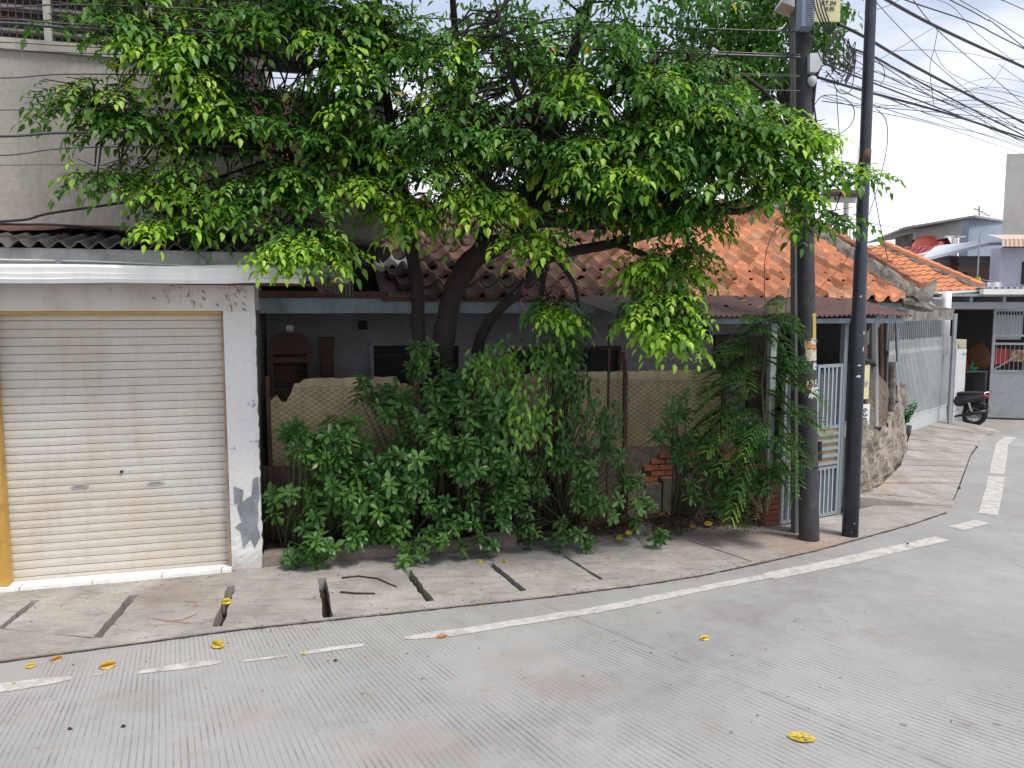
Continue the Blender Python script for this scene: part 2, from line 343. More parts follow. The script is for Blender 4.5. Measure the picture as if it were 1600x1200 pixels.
# ------------------------------------------------------------ leaves (numpy)
T_OV = np.array([(0, 0, 0), (.26, .47, .05), (.62, .36, .02), (1, 0, -.14), (.62, -.36, .02), (.26, -.47, .05), (.3, 0, 0), (.64, 0, -.05)])
T_OB = np.array([(0, 0, 0), (.34, .30, .05), (.70, .50, .03), (1, 0, -.10), (.70, -.50, .03), (.34, -.30, .05), (.34, 0, 0), (.68, 0, -.04)])
LF = [(0, 5, 6), (0, 6, 1), (6, 5, 4, 7), (6, 7, 2, 1), (7, 4, 3), (7, 3, 2)]
def unit(a): return a/np.maximum(np.linalg.norm(a, axis=-1, keepdims=True), 1e-9)
class Leaves:
    def __init__(s): s.V = []; s.Cc = []; s.n = 0
    def add(s, base, d, nrm, L, Wd, col, T=T_OV):
        base = np.atleast_2d(base); n = len(base)
        d = unit(np.broadcast_to(d, (n, 3))); nrm = np.broadcast_to(nrm, (n, 3))
        side = unit(np.cross(d, nrm)+1e-6); up = np.cross(side, d)
        L = np.broadcast_to(np.asarray(L, float), (n,))[:, None, None]; Wd = np.broadcast_to(np.asarray(Wd, float), (n,))[:, None, None]
        V = base[:, None, :] + d[:, None, :]*(T[None, :, :1]*L) + side[:, None, :]*(T[None, :, 1:2]*Wd) + up[:, None, :]*(T[None, :, 2:3]*L)
        s.V.append(V.reshape(-1, 3)); s.Cc.append(np.repeat(np.broadcast_to(col, (n, 3)), 8, axis=0)); s.n += n
    def build(s, name, mat, parent=None, **kw):
        V = np.concatenate(s.V); Cc = np.concatenate(s.Cc); n = s.n
        org = np.array(parent['_o']) if parent is not None else np.array([V[:, 0].mean(), V[:, 1].mean(), V[:, 2].min()])
        me = bpy.data.meshes.new(name); me.vertices.add(len(V)); me.vertices.foreach_set('co', (V-org).ravel())
        li = np.concatenate([np.array(f) for f in LF]); per = len(li); sz = np.array([len(f) for f in LF]); st = np.concatenate([[0], np.cumsum(sz)[:-1]])
        me.loops.add(per*n); me.loops.foreach_set('vertex_index', (np.arange(n)[:, None]*8+li[None]).ravel())
        me.polygons.add(len(LF)*n); me.polygons.foreach_set('loop_start', (np.arange(n)[:, None]*per+st[None]).ravel())
        me.update(calc_edges=True)
        ca = me.color_attributes.new('Col', 'FLOAT_COLOR', 'POINT'); ca.data.foreach_set('color', np.concatenate([Cc, np.ones((len(Cc), 1))], 1).ravel())
        me.materials.append(mat); me.validate()
        o = bpy.data.objects.new(name, me); C.objects.link(o); o['_o'] = tuple(org)
        if parent is not None: o.parent = parent
        else: o.location = org
        return tag(o, **kw)
DOWN = np.array([0, 0, -1.]); UP = np.array([0, 0, 1.])
def jit(n, a): return rng.normal(0, a, (n, 3))
def fronds(LV, base, d, L, col, pairs=5, k=.36, wr=.50, droop=.45):
    """pinnate leaves: base,d (n,3), L (n,), col (n,3)"""
    n = len(base); d = unit(d); side = unit(np.cross(d, UP)+1e-6)
    for i in range(pairs+1):
        t = (i+.8)/(pairs+.8)
        p = base + d*(L*t)[:, None] + DOWN*(L*droop*t*t)[:, None]
        dd = unit(d + DOWN*(2*droop*t))
        if i == pairs:
            LV.add(p, dd+jit(n, .12)+DOWN*.25, UP+jit(n, .25), L*(k+.06), L*(k+.06)*wr, col*(1+rng.normal(0, .06, (n, 1)))); continue
        for sg in (-1, 1):
            l = L*(k*(.55+.45*t))*(1+rng.normal(0, .1, n))
            ld = unit(dd*.45 + side*sg*.85 + DOWN*rng.uniform(.0, .50, (n, 1)) + jit(n, .13))
            cv = col*(1+rng.normal(0, .13, (n, 1)))*np.array([1, 1, 1])*(1+rng.normal(0, .07, (n, 3))); yy = rng.random(n) < .006; cv[yy] = np.array([.55, .36, .04])
            LV.add(p, ld, UP*1. + np.array([0, -.45, 0]) + side*sg*.25 + jit(n, .26), l*rng.uniform(.75, 1.15, n), l*wr*rng.uniform(.8, 1.15, n), cv)
    LV.add(base, d+DOWN*droop*.5, side, L*1.02, .006, np.broadcast_to(np.array([.05, .06, .02]), (n, 3)))
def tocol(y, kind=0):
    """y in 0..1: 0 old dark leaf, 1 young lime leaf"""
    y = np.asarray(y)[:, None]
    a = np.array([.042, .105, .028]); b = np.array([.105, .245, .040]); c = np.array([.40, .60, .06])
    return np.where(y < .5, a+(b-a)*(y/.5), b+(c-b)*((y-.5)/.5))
def sprays(LV, cen, out, young, nf=9, Lr=(.20, .30), tw=.38):
    """cen (n,3) spray centres, out (n,3) twig directions"""
    n = len(cen); out = unit(out); side = unit(np.cross(out, UP)+1e-6)
    for i in range(nf):
        t = (i+.5)/nf; sg = 1 if i % 2 else -1
        b = cen + out*(tw*(t-.5)) + DOWN*(tw*.25*t*t) + jit(n, .02)
        fd = out*(.35+.6*t) + side*sg*(1-.55*t) + UP*rng.uniform(-.35, .25, (n, 1)) + jit(n, .15)
        L = rng.uniform(*Lr, n)*(1.05-.25*t)
        y = np.clip(young*(.45+.65*t)+rng.normal(0, .07, n), 0, 1)
        fronds(LV, b, fd, L, tocol(y), pairs=4)

def sz(u, v, d):            # pixel on the wall-parallel plane d -> (s, z)
    r = ray(u, v); t = (d + (F0.x-EYE.x)*NY.x + (F0.y-EYE.y)*NY.y)/(r.x*NY.x+r.y*NY.y)
    p = EYE+r*t-F0; return (p.x*EX.x+p.y*EX.y, p.z)
def loc2(p): q = Vector(p)-F0; return (q.dot(EX), q.dot(NY))

# ============================================================ SETTING: ground, road, pavement
mb = MB(); mb.poly([(-150, -60, -.16), (250, -60, -.16), (250, 250, -.16), (-150, 250, -.16)]); obj('ground', mb, MW['soil'], kind='structure')
KP = [(-600, 1130), (-260, 1075), (0, 1035), (185, 1010), (370, 985), (530, 968), (700, 950), (850, 934), (1000, 915), (1100, 899), (1180, 882), (1270, 862), (1340, 843), (1420, 821), (1482, 800)]
K = [ground(u, v) for u, v in KP]
KF = [ground(1500, 760), ground(1516, 715), ground(1530, 695), ground(1560, 675), ground(1600, 663), ground(1700, 655)]
mb = MB(); pts = [(p.x, p.y, 0) for p in K+KF]
mb.poly([(-14, -6, 0), (45, -6, 0), (45, 17.5, 0)] + pts[::-1] + [(-14, pts[0][1]-2.2, 0)]); obj('road', mb, MR, kind='structure')
mb = MB(); mb.poly([(6.5, 13.5, -.004), (60, 13.5, -.004), (60, 40, -.004), (6.5, 40, -.004)]); obj('yard_floor', mb, MP, kind='structure')

G_ = [((-120, 962), (-200, 1022), .03), ((58, 940), (0, 986), .03), ((210, 932), (152, 1000), .035), ((362, 918), (340, 982), .035), ((503, 905), (513, 968), .038),
      ((635, 893), (672, 942), .035), ((765, 882), (818, 926), .032), ((880, 870), (940, 908), .018), ((1080, 848), (1175, 880), .010)]
def isect(p, d, poly):
    best = None
    for a, b in zip(poly[:-1], poly[1:]):
        e = b-a; den = d.x*e.y-d.y*e.x
        if abs(den) < 1e-9: continue
        t = ((a.x-p.x)*e.y-(a.y-p.y)*e.x)/den; q = ((a.x-p.x)*d.y-(a.y-p.y)*d.x)/den
        if t > 0 and -.01 <= q <= 1.01 and (best is None or t < best[0]): best = (t, a+e*q)
    return best[1]
WL = [W(-9, -.12, 0), W(-.21, -.02, 0), W(2.5, .12, 0), W(4.2, .18, 0), W(5.45, .05, 0), W(6.6, .15, 0), W(7.4, .4, 0)]
mb = MB(); ZP = .016; TH = (0, 0, -.13); rows = []
for (a, b, hw) in G_:
    T, B = ground(*a), ground(*b); d = (B-T).normalized()
    rows.append((T, B, isect(T, -d, WL), isect(B, d, K), d, hw))
def fl(p): return (p.x, p.y, ZP)
def rough(a, b, n=14, j=.007): return [a]+[a.lerp(b, i/n)+Vector((random.uniform(-j, j), random.uniform(-j, j), 0)) for i in range(1, n)]+[b]
for r0, r1 in zip(rows[:-1], rows[1:]):
    T0, B0, W0, K0, d0, h0 = r0; T1, B1, W1, K1, d1, h1 = r1; e0 = Vector((-d0.y, d0.x, 0)); e1 = Vector((-d1.y, d1.x, 0))
    mb.prism([fl(W0), fl(W1), fl(T1), fl(T0)], TH)
    mb.prism([fl(q) for q in [T0+e0*h0]+rough(T1-e1*h1, B1-e1*h1)+rough(B0+e0*h0, T0+e0*h0)[:-1]], TH)
    kk = [k for k in K if K0.x+.02 < k.x < K1.x-.02]
    mb.prism([fl(B0), fl(B1), fl(K1)]+[fl(k) for k in kk[::-1]]+[fl(K0)], TH)
T, B, W0, K0, d, hw = rows[-1]; e = Vector((-d.y, d.x, 0))
kk = [k for k in K if k.x > K0.x+.02]
mb.prism([fl(W0), fl(WL[4]), fl(WL[5]), fl(WL[6]), fl(Vector((4.6, 9.5, 0))), fl(Vector((5.6, 9.5, 0)))]+[fl(k) for k in kk[::-1]]+[fl(K0), fl(B+e*.0), fl(B+e*hw), fl(T+e*hw)], TH)
obj('pavement', mb, MP, kind='structure')
# debris filling parts of the slots
mb = MB()
for (T, B, W0, K0, d, hw) in rows[:-1]:
    e = Vector((-d.y, d.x, 0)); L = (B-T).length
    k = len(mb.v)
    for i in range(13):
        t = i/12; z = -.12+.07*random.random() if hw < .033 else -.12+.06*random.random()*(abs(t-.5) > .3)
        for sg in (-1, 1): q = T+d*(L*t)+e*(sg*hw*.98); mb.v.append(Vector((q.x, q.y, z)))
    for i in range(12): mb.face((k+2*i, k+2*i+1, k+2*i+3, k+2*i+2))
obj('drain_sludge', mb, MW['soil'], kind='structure')
# crack along the kerb
mb = MB(); P = []
for a, b in zip(K[:-1], K[1:]):
    for i in range(14): P.append(a+(b-a)*(i/14))
k = len(mb.v)
for i, p in enumerate(P):
    d = (P[min(i+1, len(P)-1)]-P[max(i-1, 0)]).normalized(); e = Vector((-d.y, d.x, 0)); wv = .004+.010*random.random()
    for sg in (-1, 1): q = p+e*(sg*wv-.012+.006*random.random()); mb.v.append(Vector((q.x, q.y, .005 if sg < 0 else .007)))
for i in range(len(P)-1): mb.face((k+2*i, k+2*i+1, k+2*i+3, k+2*i+2))
obj('kerb_crack', mb, MW['soil'], kind='structure')
# raised far pavement of cross slabs
Lf = [Vector(q) for q in ((4.15, 9.25, 0), (4.75, 9.75, 0), (5.7, 11.1, 0), (6.5, 12.5, 0), (7.5, 14.3, 0), (9.2, 16.0, 0))]
Rt = [ground(1484, 793), ground(1497, 762), ground(1508, 732), ground(1517, 708), ground(1532, 688), ground(1560, 672)]
def lerpl(P, t):
    x = t*(len(P)-1); i = min(int(x), len(P)-2); return P[i]+(P[i+1]-P[i])*(x-i)
mb = MB(); nS = 17
for i in range(nS):
    t0, t1 = i/nS, (i+1)/nS-.0035*random.uniform(.5, 2.2)
    a, b, c, d = lerpl(Lf, t0), lerpl(Rt, t0), lerpl(Rt, t1), lerpl(Lf, t1)
    zz = lambda s: .115*(1-s)+.020
    j = random.uniform(-.006, .006)
    c4 = [(a.x, a.y, zz(0)+j), (b.x, b.y, zz(1)), (c.x, c.y, zz(1)), (d.x, d.y, zz(0)+j)]
    mb.prism(c4, (0, 0, -.14))
obj('ramp_pavement', mb, MP, kind='structure')
# white line
def strip(mb, P, wd, z, rough=.25, tapera=0, taperb=0):
    Q = []
    for a, b in zip(P[:-1], P[1:]):
        n = max(2, int((b-a).length/.06))
        for i in range(n): Q.append(a+(b-a)*(i/n))
    Q.append(P[-1]); k = len(mb.v); m = len(Q); r1 = r2 = 1
    for i, p in enumerate(Q):
        d = (Q[min(i+1, m-1)]-Q[max(i-1, 0)]).normalized(); e = Vector((-d.y, d.x, 0))
        r1 = max(1-rough, min(1+rough, r1+random.uniform(-.5, .5)*rough)); r2 = max(1-rough, min(1+rough, r2+random.uniform(-.5, .5)*rough))
        tp = 1
        if tapera: tp *= min(1, (i+.4)/tapera)**.5
        if taperb: tp *= min(1, (m-i-.6)/taperb)**.5
        for sg, rr in ((-1, r1), (1, r2)): q = p+e*(sg*wd/2*rr*tp); mb.v.append(Vector((q.x, q.y, z)))
    for i in range(m-1): mb.face((k+2*i, k+2*i+1, k+2*i+3, k+2*i+2))
mb = MB()
gl = lambda L: [ground(u, v) for u, v in L]
strip(mb, gl([(-200, 1100), (-60, 1080), (20, 1072), (113, 1060)]), .13, .004, .3, 0, 6)
strip(mb, gl([(143, 1056), (163, 1053)]), .028, .004, .4, 2, 2)
strip(mb, gl([(215, 1052), (270, 1044), (346, 1035)]), .115, .004, .35, 4, 3)
strip(mb, gl([(378, 1034), (450, 1025)]), .045, .004, .5, 3, 3)
strip(mb, gl([(468, 1022), (520, 1014), (568, 1008)]), .09, .004, .35, 3, 1)
strip(mb, gl([(632, 998), (700, 990), (850, 968), (1000, 941), (1110, 918), (1200, 901)]), .115, .004, .26, 4, 0)
strip(mb, gl([(1200, 901), (1300, 881), (1380, 863), (1474, 842)]), .16, .004, .08)
strip(mb, gl([(1494, 826), (1534, 815)]), .17, .004, .08)
strip(mb, gl([(1544, 804), (1553, 770), (1557, 745)]), .20, .004, .06)
strip(mb, gl([(1557.5, 741), (1562, 715), (1566, 694), (1580, 683)]), .19, .004, .06)
obj('road_marking', mb, MW['line'], kind='structure')
mb = MB()
for PP in ([(238, 970), (262, 974), (285, 972), (309, 962)], [(288, 943), (305, 943), (308, 949), (300, 952)], [(262, 974), (298, 977)]):
    strip(mb, gl(PP), .016, .0195, .35, 2, 2)
obj('faded_scrawl', mb, MW['chalk'], kind='structure')
# planting strip
def soilz(x, y): return .05+.05*math.sin(x*3.1+y)*math.cos(y*4.3)+.03*random.random()
mb = MB(W); mb.grid(lambda a, b: (.05+a*5.35, .08+b*.75, soilz(a*9, b*3) if 0 < b else .018), 90, 14); obj('planting_soil', mb, MW['soil'], kind='structure')
mb = MB(W); mb.box((-8, .8, -.16), (9, 8, .02)); obj('yard_earth', mb, MW['soil'], kind='structure')

# kerb block of the planting strip
mb = MB(W); nK = 46
def kf(i, j):
    s = .07+i*2.45; prof = [(-.075, .0), (-.07, .10), (-.03, .135), (.05, .13), (.07, .02)][int(round(j*4))]
    wv = .012*math.sin(s*9)+.010*random.random()
    return (s, .055+prof[0]+wv, max(.017, prof[1]+(wv*1.2 if prof[1] > .05 else 0)))
mb.grid(kf, nK, 4); mb.box((.055, 0, .017), (.07, .12, .12)); mb.box((2.5, .0, .017), (2.52, .12, .12))
obj('planting_kerb', mb, MW['kerb'], kind=None, label='low rough concrete kerb edging the soil under the bushes', cat='kerb')

# ============================================================ GARAGE SHOP
g = thing('garage_shop', 'white garage shop with closed rolling shutter and grimy gutter', 'building', W(-1.2, 0, 0))
mb = MB(W); mb.box((-6, -.0, 2.395), (.06, .3, 2.70)); mb.box((-6, 0, 0), (-2.075, .3, 2.395)); mb.box((-6, .3, 2.4), (.06, 3.3, 2.9)); obj('wall', mb, MW['white'], g)
mb = MB(W)
def pf(a, b):
    z = .0+2.395*b; e = .0
    j = (random.random()-.5)*.014*(1 if a > .8 or z < .5 else .15)
    return (-.212+.272*a+(j if a > .8 else 0), -.004+(j if z < .6 else 0)*.5+(.012 if a in (0, 1) else 0), z)
mb.grid(pf, 6, 60); mb.box((-.20, .012, 0), (.05, .3, 2.39))
pil = obj('pillar', mb, MW['pillar'], g)
mb = MB(W)
P0 = [(-.15, .62), (-.02, .70), (.035, .66), (.03, .42), (.045, .30), (-.01, .20), (-.04, .30), (-.10, .22), (-.13, .38), (-.165, .42), (-.11, .47)]
P0 = [(a[0]+(b[0]-a[0])*k/4+random.uniform(-.006, .006), a[1]+(b[1]-a[1])*k/4+random.uniform(-.008, .008)) for a, b in zip(P0, P0[1:]+P0[:1]) for k in range(4)]
mb.poly([(x, -.0125, z) for x, z in P0][::-1]); mb.poly([(-.17, -.0125, .80), (-.09, -.0125, .76), (-.10, -.0125, .66), (-.17, -.0125, .63)][::-1]); mb.poly([(.0, -.0125, .86), (.045, -.0125, .88), (.05, -.0125, .66), (-.02, -.0125, .70)][::-1])
obj('bare_patch', mb, MW['patch'], pil)
mb = MB(W); mb.box((.03, .3, 0), (.055, 3.3, 2.6)); obj('side_wall', mb, MW['grey_dark'], g)
mb = MB(W)       # shutter: slats with a rounded face and a real groove
ns_ = 32; z0 = .075; hh = (2.385-z0)/ns_
prof = [(.134, .0), (.121, .006), (.1165, .5), (.120, .93), (.134, .965)]
for i in range(ns_):
    zb = z0+i*hh; k = len(mb.v)
    NS = 36; bow = random.uniform(-.0015, .0015)
    for si in range(NS+1):
        s = -2.06+1.825*si/NS; dn = bow*math.sin(si*.35+i)+.0022*math.sin(s*5.1+i*.23)*math.sin(i*.41+s)
        for d_, t in prof: mb.v.append(W(s, d_+dn, zb+dn*.6+hh*(t if t > .1 else 0)+(0 if t else 0)+(hh*.03 if d_ == .121 and t < .1 else 0)))
    for si in range(NS):
        for j in range(4): q = k+si*5+j; mb.face((q, q+5, q+6, q+1))
mb.box((-2.06, .137, .03), (-.235, .14, 2.4)); mb.box((-2.06, .105, .012), (-.235, .127, .072))
sh = obj('rolling_shutter', mb, MW['shutter'], g)
for (u, v) in ((125, 760), (243, 755)):
    s_, z_ = sz(u, v, .11); mb = MB(W); mb.box((s_-.07, .108, z_-.006), (s_+.07, .117, z_+.006)); mb.box((s_-.055, .110, z_-.018), (s_+.055, .117, z_-.008)); mb.box((s_-.04, .100, z_+.01), (s_+.04, .116, z_+.016))
    obj('pull_handle', mb, M('worn_handle', (.42, .40, .38), .5), sh)
s_, z_ = sz(190, 737, .11); mb = MB(W); mb.tube([(s_, .100, z_), (s_, .12, z_)], .013, 12); obj('lock', mb, MW['blackink'], sh)
mb = MB(W); mb.box((-2.075, -.015, .05), (-2.012, .10, 2.37)); mb.box((-2.06, .03, 2.365), (-.225, .11, 2.395)); obj('door_frame', mb, MW['gold'], g)
mb = MB(W); mb.box((-.236, .02, .05), (-.212, .11, 2.363)); obj('door_jamb', mb, MW['beige_slat'], g)
mb = MB(W); mb.box((-6, -.07, -.02), (-.213, .10, .045))
th = obj('threshold', mb, MW['gutter'], g)
for s in (-1.92, -1.36, -.8, -.3): mb = MB(W); mb.box((s, -.0715, .0), (s+.006, .02, .0462)); obj('tile_joint', mb, MW['kerb'], th)
mb = MB(W)
for i in range(85):
    s = .0-abs(random.gauss(0, .38)); z = random.uniform(2.42, 2.66); l_ = random.uniform(.006, .045); a = random.uniform(.6, 2.0); w2 = random.uniform(.002, .005)
    if s < -1.9 or (s < -.21 and z < 2.40): continue
    dx, dz = l_*math.cos(a), -l_*abs(math.sin(a)); mb.poly([(s, -.0145, z), (s-w2, -.0145, z-w2), (s+dx-w2, -.0145, z+dz-w2), (s+dx, -.0145, z+dz)])
obj('scuff_marks', mb, MW['rust'], g)
# gutter
mb = MB(W); L0, L1 = -6, .50
prof = [(-.46, 2.63), (-.475, 2.665), (-.465, 2.668), (-.475, 2.705), (-.465, 2.708), (-.475, 2.755), (-.46, 2.775), (-.42, 2.775), (-.42, 2.64), (-.30, 2.64), (-.30, 2.63)]
def gt(a, b):
    d_, z = prof[int(round(b*10))]; s = L0+(L1-L0)*a; sag = .016*math.sin(s*1.1)+.005*math.sin(s*4.7+b*2)-.02*max(0, s+.3)**2+random.uniform(-.002, .002)
    return (s, d_, z+sag)
mb.grid(gt, 30, 10); mb.box((.495, -.46, 2.63), (.503, -.42, 2.74))
obj('gutter', mb, MW['gutter'], g, smooth=False)
mb = MB(W)
def fs_(a, b):
    s = -6+6.86*a; z = 2.655+.125*b
    if a > .995: s += .03*math.sin(b*17)+.02*random.random()
    return (s, -.27+.03*(b > .5)+.006*random.random(), z+(-.012 if b < .1 and a > .96 else 0))
mb.grid(fs_, 120, 8); mb.grid(lambda a, b: (-6+6.45*a, -.235, 2.785+.115*b+.004*random.random()), 60, 2)
mb.box((-6, -.23, 2.66), (.60, -.20, 2.90)); mb.box((.55, -.24, 2.66), (.84, -.2, 2.775)); obj('fascia', mb, MW['fascia'], g, solid=.006)
mb = MB(W); mb.box((-6, -.42, 2.622), (.86, .0, 2.632)); mb.tube([(.60, -.40, 2.62), (.64, -.44, 2.56)], .018, 8); obj('soffit', mb, MW['rust'], g)
mb = MB(W); mb.tube([(-6, -.285, 2.81), (-1.2, -.29, 2.80), (-.4, -.285, 2.775), (.5, -.285, 2.80), (.8, -.29, 2.79)], .007, 6); obj('cable_pipe', mb, MW['gutter'], g)
for s in (-1.42, -.33):
    mb = MB(W); mb.box((s-.025, -.30, 2.76), (s+.02, -.283, 2.83)); obj('pipe_bracket', mb, MW['grey_metal'], g)
mb = MB(W)
def cr_(a, b):
    s = -6+6.6*a; d_ = -.30+1.32*b; return (s, d_, 2.925+.23*b+.026*math.sin(s*2*math.pi/.145)+(.008*random.random() if b < .02 else 0))
mb.grid(cr_, 460, 6); obj('corrugated_roof', mb, MW['asb'], g, solid=.008)
mb = MB(W); mb.grid(lambda a, b: (-6+6.9*a, .42+.6*b, 3.11+.10*b+.02*math.sin(a*40)*(1-b)+.012*random.random()), 60, 3); obj('rusty_flashing', mb, MW['rust'], g, solid=.005)
mb = MB(W); mb.grid(lambda a, b: (.55+.55*a, .1+.9*b, 3.02-.22*a+.18*b+.03*math.sin(a*9+b*7)), 8, 6); obj('black_tarp', mb, MW['black'], g, solid=.01)
mb = MB(W); mb.box((.04, 1.7, 2.62), (1.5, 4.5, 3.13)); obj('dark_recess_box', mb, MW['black'], g)  # black box stands in for the darkness of the recess
mb = MB(W); mb.grid(lambda a, b: (.60+.35*a, .25+.02*math.sin(a*60), 2.62+.28*b-.1*a), 30, 1); obj('torn_sheet', mb, MW['asb'], g, solid=.01)

# ============================================================ TALL CEMENT BUILDING
b = thing('cement_building', 'tall bare cement building rising behind the garage, barred windows at top', 'building', W(-2, 1.1, 0))
mb = MB(W); mb.box((-9, 1.04, 0), (.03, 6, 2.64)); mb.box((-9, 1.03, 2.64), (.03, 6, 3.14)); mb.box((-9, 1.03, 3.14), (.18, 6, 4.86)); mb.box((.18, 1.03, 3.14), (1.38, 5, 4.62)); mb.box((-9, 1.6, 4.86), (.16, 6, 7.5)); mb.box((-9, 1.03, 5.75), (.16, 1.6, 7.5)); obj('wall', mb, MW['grey_wall'], b)
mb = MB(W); mb.box((-9, .99, 4.80), (.2, 1.03, 4.90)); mb.box((1.2, .97, 3.15), (1.385, 1.03, 4.64)); mb.box((.18, .985, 3.15), (1.2, 1.03, 3.30)); obj('ledge', mb, MW['grey_wall'], b)
for s in (.45, .75, 1.02):
    mb = MB(W); mb.box((s, 1.0, 3.38), (s+.13, 1.028, 3.95)); obj('cream_panel', mb, MW['board'], b)
for k, s in enumerate((-6.0, -4.2, -2.4, -.9)):
    mb = MB(W); mb.box((s, 1.35, 4.9), (s+1.5, 1.40, 5.75)); f = obj('window', mb, MW['black'], b)
    mb = MB(W)
    for i in range(24): mb.box((s+i*.0625, 1.10, 4.9), (s+i*.0625+.008, 1.108, 5.75))
    for i in range(14): mb.box((s, 1.095, 4.93+i*.06), (s+1.5, 1.0995, 4.938+i*.06))
    obj('grille', mb, MW['wire'], f)
    mb = MB(W); mb.box((s+.62, 1.04, 4.87), (s+.68, 1.09, 5.75)); obj('mullion', mb, MW['grey_wall'], f)
    mb = MB(W); mb.box((s+1.5, 1.04, 4.87), (s+1.56, 1.6, 5.75)); obj('jamb', mb, MW['grey_wall'], f)
    mb = MB(W)
    for i in range(3): mb.box((s, 1.2, 5.02+i*.22), (s+1.5, 1.26, 5.05+i*.22))
    obj('rail', mb, MW['grey_bar'], f)

# ============================================================ TILED HOUSE
h = thing('tiled_house', 'old single storey house with sagging clay tile roof and dark open porch', 'house', W(4.2, 2, 0))
HD = 3.2
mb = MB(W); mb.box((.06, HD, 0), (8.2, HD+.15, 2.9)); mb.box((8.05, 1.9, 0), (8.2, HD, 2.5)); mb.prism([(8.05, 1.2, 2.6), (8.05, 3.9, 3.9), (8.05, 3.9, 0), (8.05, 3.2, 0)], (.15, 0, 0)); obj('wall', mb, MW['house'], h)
def opening(u0, v0, u1, v1, kind, fm):
    (s0, z1), (s1, z0) = sz(u0, v0, HD), sz(u1, v1, HD)
    z0 = max(z0, .03) if kind != 'door' else .03
    mb = MB(W); f = .05
    mb.box((s0-f, HD-.05, z0), (s0, HD-.003, z1+f)); mb.box((s1, HD-.05, z0), (s1+f, HD-.003, z1+f)); mb.box((s0, HD-.05, z1), (s1, HD-.003, z1+f))
    if kind != 'door': mb.box((s0-f, HD-.06, z0-f), (s1+f, HD-.003, z0))
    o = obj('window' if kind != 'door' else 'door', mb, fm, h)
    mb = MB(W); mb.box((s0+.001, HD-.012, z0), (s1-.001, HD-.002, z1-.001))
    obj('pane' if kind != 'panel' and kind != 'door' else 'leaf', mb, MW['glass'] if kind == 'glass' else MW['black'] if kind in ('dark', 'door') else MW['door'], o)  # dark and door kinds: black sheet painted in for the unlit room
    if kind == 'glass':
        mb = MB(W); mb.box((s0+.01, HD-.016, z1-.10), (s0+.22, HD-.013, z1-.09)); obj('curtain', mb, MW['grey_metal'], o)
    return o
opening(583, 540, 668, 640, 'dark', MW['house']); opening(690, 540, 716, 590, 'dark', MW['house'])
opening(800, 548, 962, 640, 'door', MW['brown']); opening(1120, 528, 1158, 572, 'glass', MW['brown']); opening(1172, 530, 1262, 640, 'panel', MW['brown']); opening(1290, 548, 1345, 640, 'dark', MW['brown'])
mb = MB(W)
for u, v, s in ((1103, 519, .16),): s0, z0 = sz(u, v, HD-.02); mb.box((s0-.17, HD-.03, z0-.12), (s0+.06, HD-.005, z0+.12))
pc = obj('framed_picture', mb, MW['sticker'], None, label='small white framed picture hanging on the shaded porch wall', cat='picture')
mb = MB(W); mb.box((s0-.155, HD-.034, z0-.105), (s0+.045, HD-.0305, z0+.105)); obj('picture', mb, MW['blackink'], pc)
mb = MB(W); s0, z0 = sz(568, 507, HD); mb.box((s0-.07, HD-.03, z0-.07), (s0+.05, HD-.004, z0+.05)); obj('vent', mb, MW['black'], h)
# roof
RS = .48; rz = lambda d: 2.585+(d-.9)*RS
def tile(mb, F, s, d, wd, ln, col, hgt=.042, nu=9, lift=.03):
    k = len(mb.v); mb.cc = col; jz = random.uniform(-.008, .008); rt = random.uniform(-.02, .02)
    for e, (dd, zz) in enumerate(((0, lift-.056), (0, lift), (ln*1.04, .0))):
        for i in range(nu+1):
            a = i/nu; x = s+wd*a*1.02
            if a < .62: zp = -hgt*.9*math.sin(math.pi*a/.62)
            else: zp = hgt*1.15*math.sin(math.pi*(a-.62)/.38)
            mb.v.append(F(x+rt*dd, d+dd+rt*a*.3, zp+zz+jz))
    for e in range(2):
        for i in range(nu): q = k+e*(nu+1)+i; mb.face((q, q+1, q+nu+2, q+nu+1))
    mb.cc = None
FR = lambda s, d, z: W(s, d, rz(d)+z)
mb = MB(); wd, ln = .232, .235
starts = {0: 1.72, 1: 1.5, 2: 1.42, 3: 1.3, 4: 1.28, 5: 1.5, 6: 1.55, 7: 1.6, 8: 1.6}
for j in range(13):
    d_ = .86+j*ln
    i = 0; s = starts.get(j, 1.6)
    while s < 8.02:
        hole = (2.75 < s < 3.9 and d_ > 2.05+.5*(s-3.3)**2) or (2.2 < s <= 2.75 and d_ > 2.9) or (3.9 <= s < 4.6 and d_ > 2.6 and random.random() < .5)
        if not hole:
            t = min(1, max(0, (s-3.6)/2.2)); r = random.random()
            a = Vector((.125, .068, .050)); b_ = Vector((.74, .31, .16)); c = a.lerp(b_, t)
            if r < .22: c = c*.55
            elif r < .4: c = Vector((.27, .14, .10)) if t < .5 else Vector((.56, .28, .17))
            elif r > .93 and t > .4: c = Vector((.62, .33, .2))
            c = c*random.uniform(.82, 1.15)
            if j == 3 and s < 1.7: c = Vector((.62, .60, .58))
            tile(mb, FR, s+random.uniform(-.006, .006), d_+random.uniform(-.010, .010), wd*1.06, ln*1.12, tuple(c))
        s += wd
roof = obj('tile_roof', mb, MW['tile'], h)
mb = MB(W); mb.prism([(1.3, .92, rz(.92)-.07), (8.05, .92, rz(.92)-.07), (8.05, 3.95, rz(3.95)-.07), (1.3, 3.95, rz(3.95)-.07)], (0, 0, -.03)); mb.box((.06, .98, 2.57), (1.38, 3.3, 2.60)); mb.prism([(1.3, 3.95, rz(3.95)-.1), (8.05, 3.95, rz(3.95)-.1), (8.05, 6.8, 2.6), (1.3, 6.8, 2.6)], (0, 0, -.03)); obj('roof_light_block', mb, MW['brown'], h)  # backing sheet added under the tiles to block light
mb = MB(W)
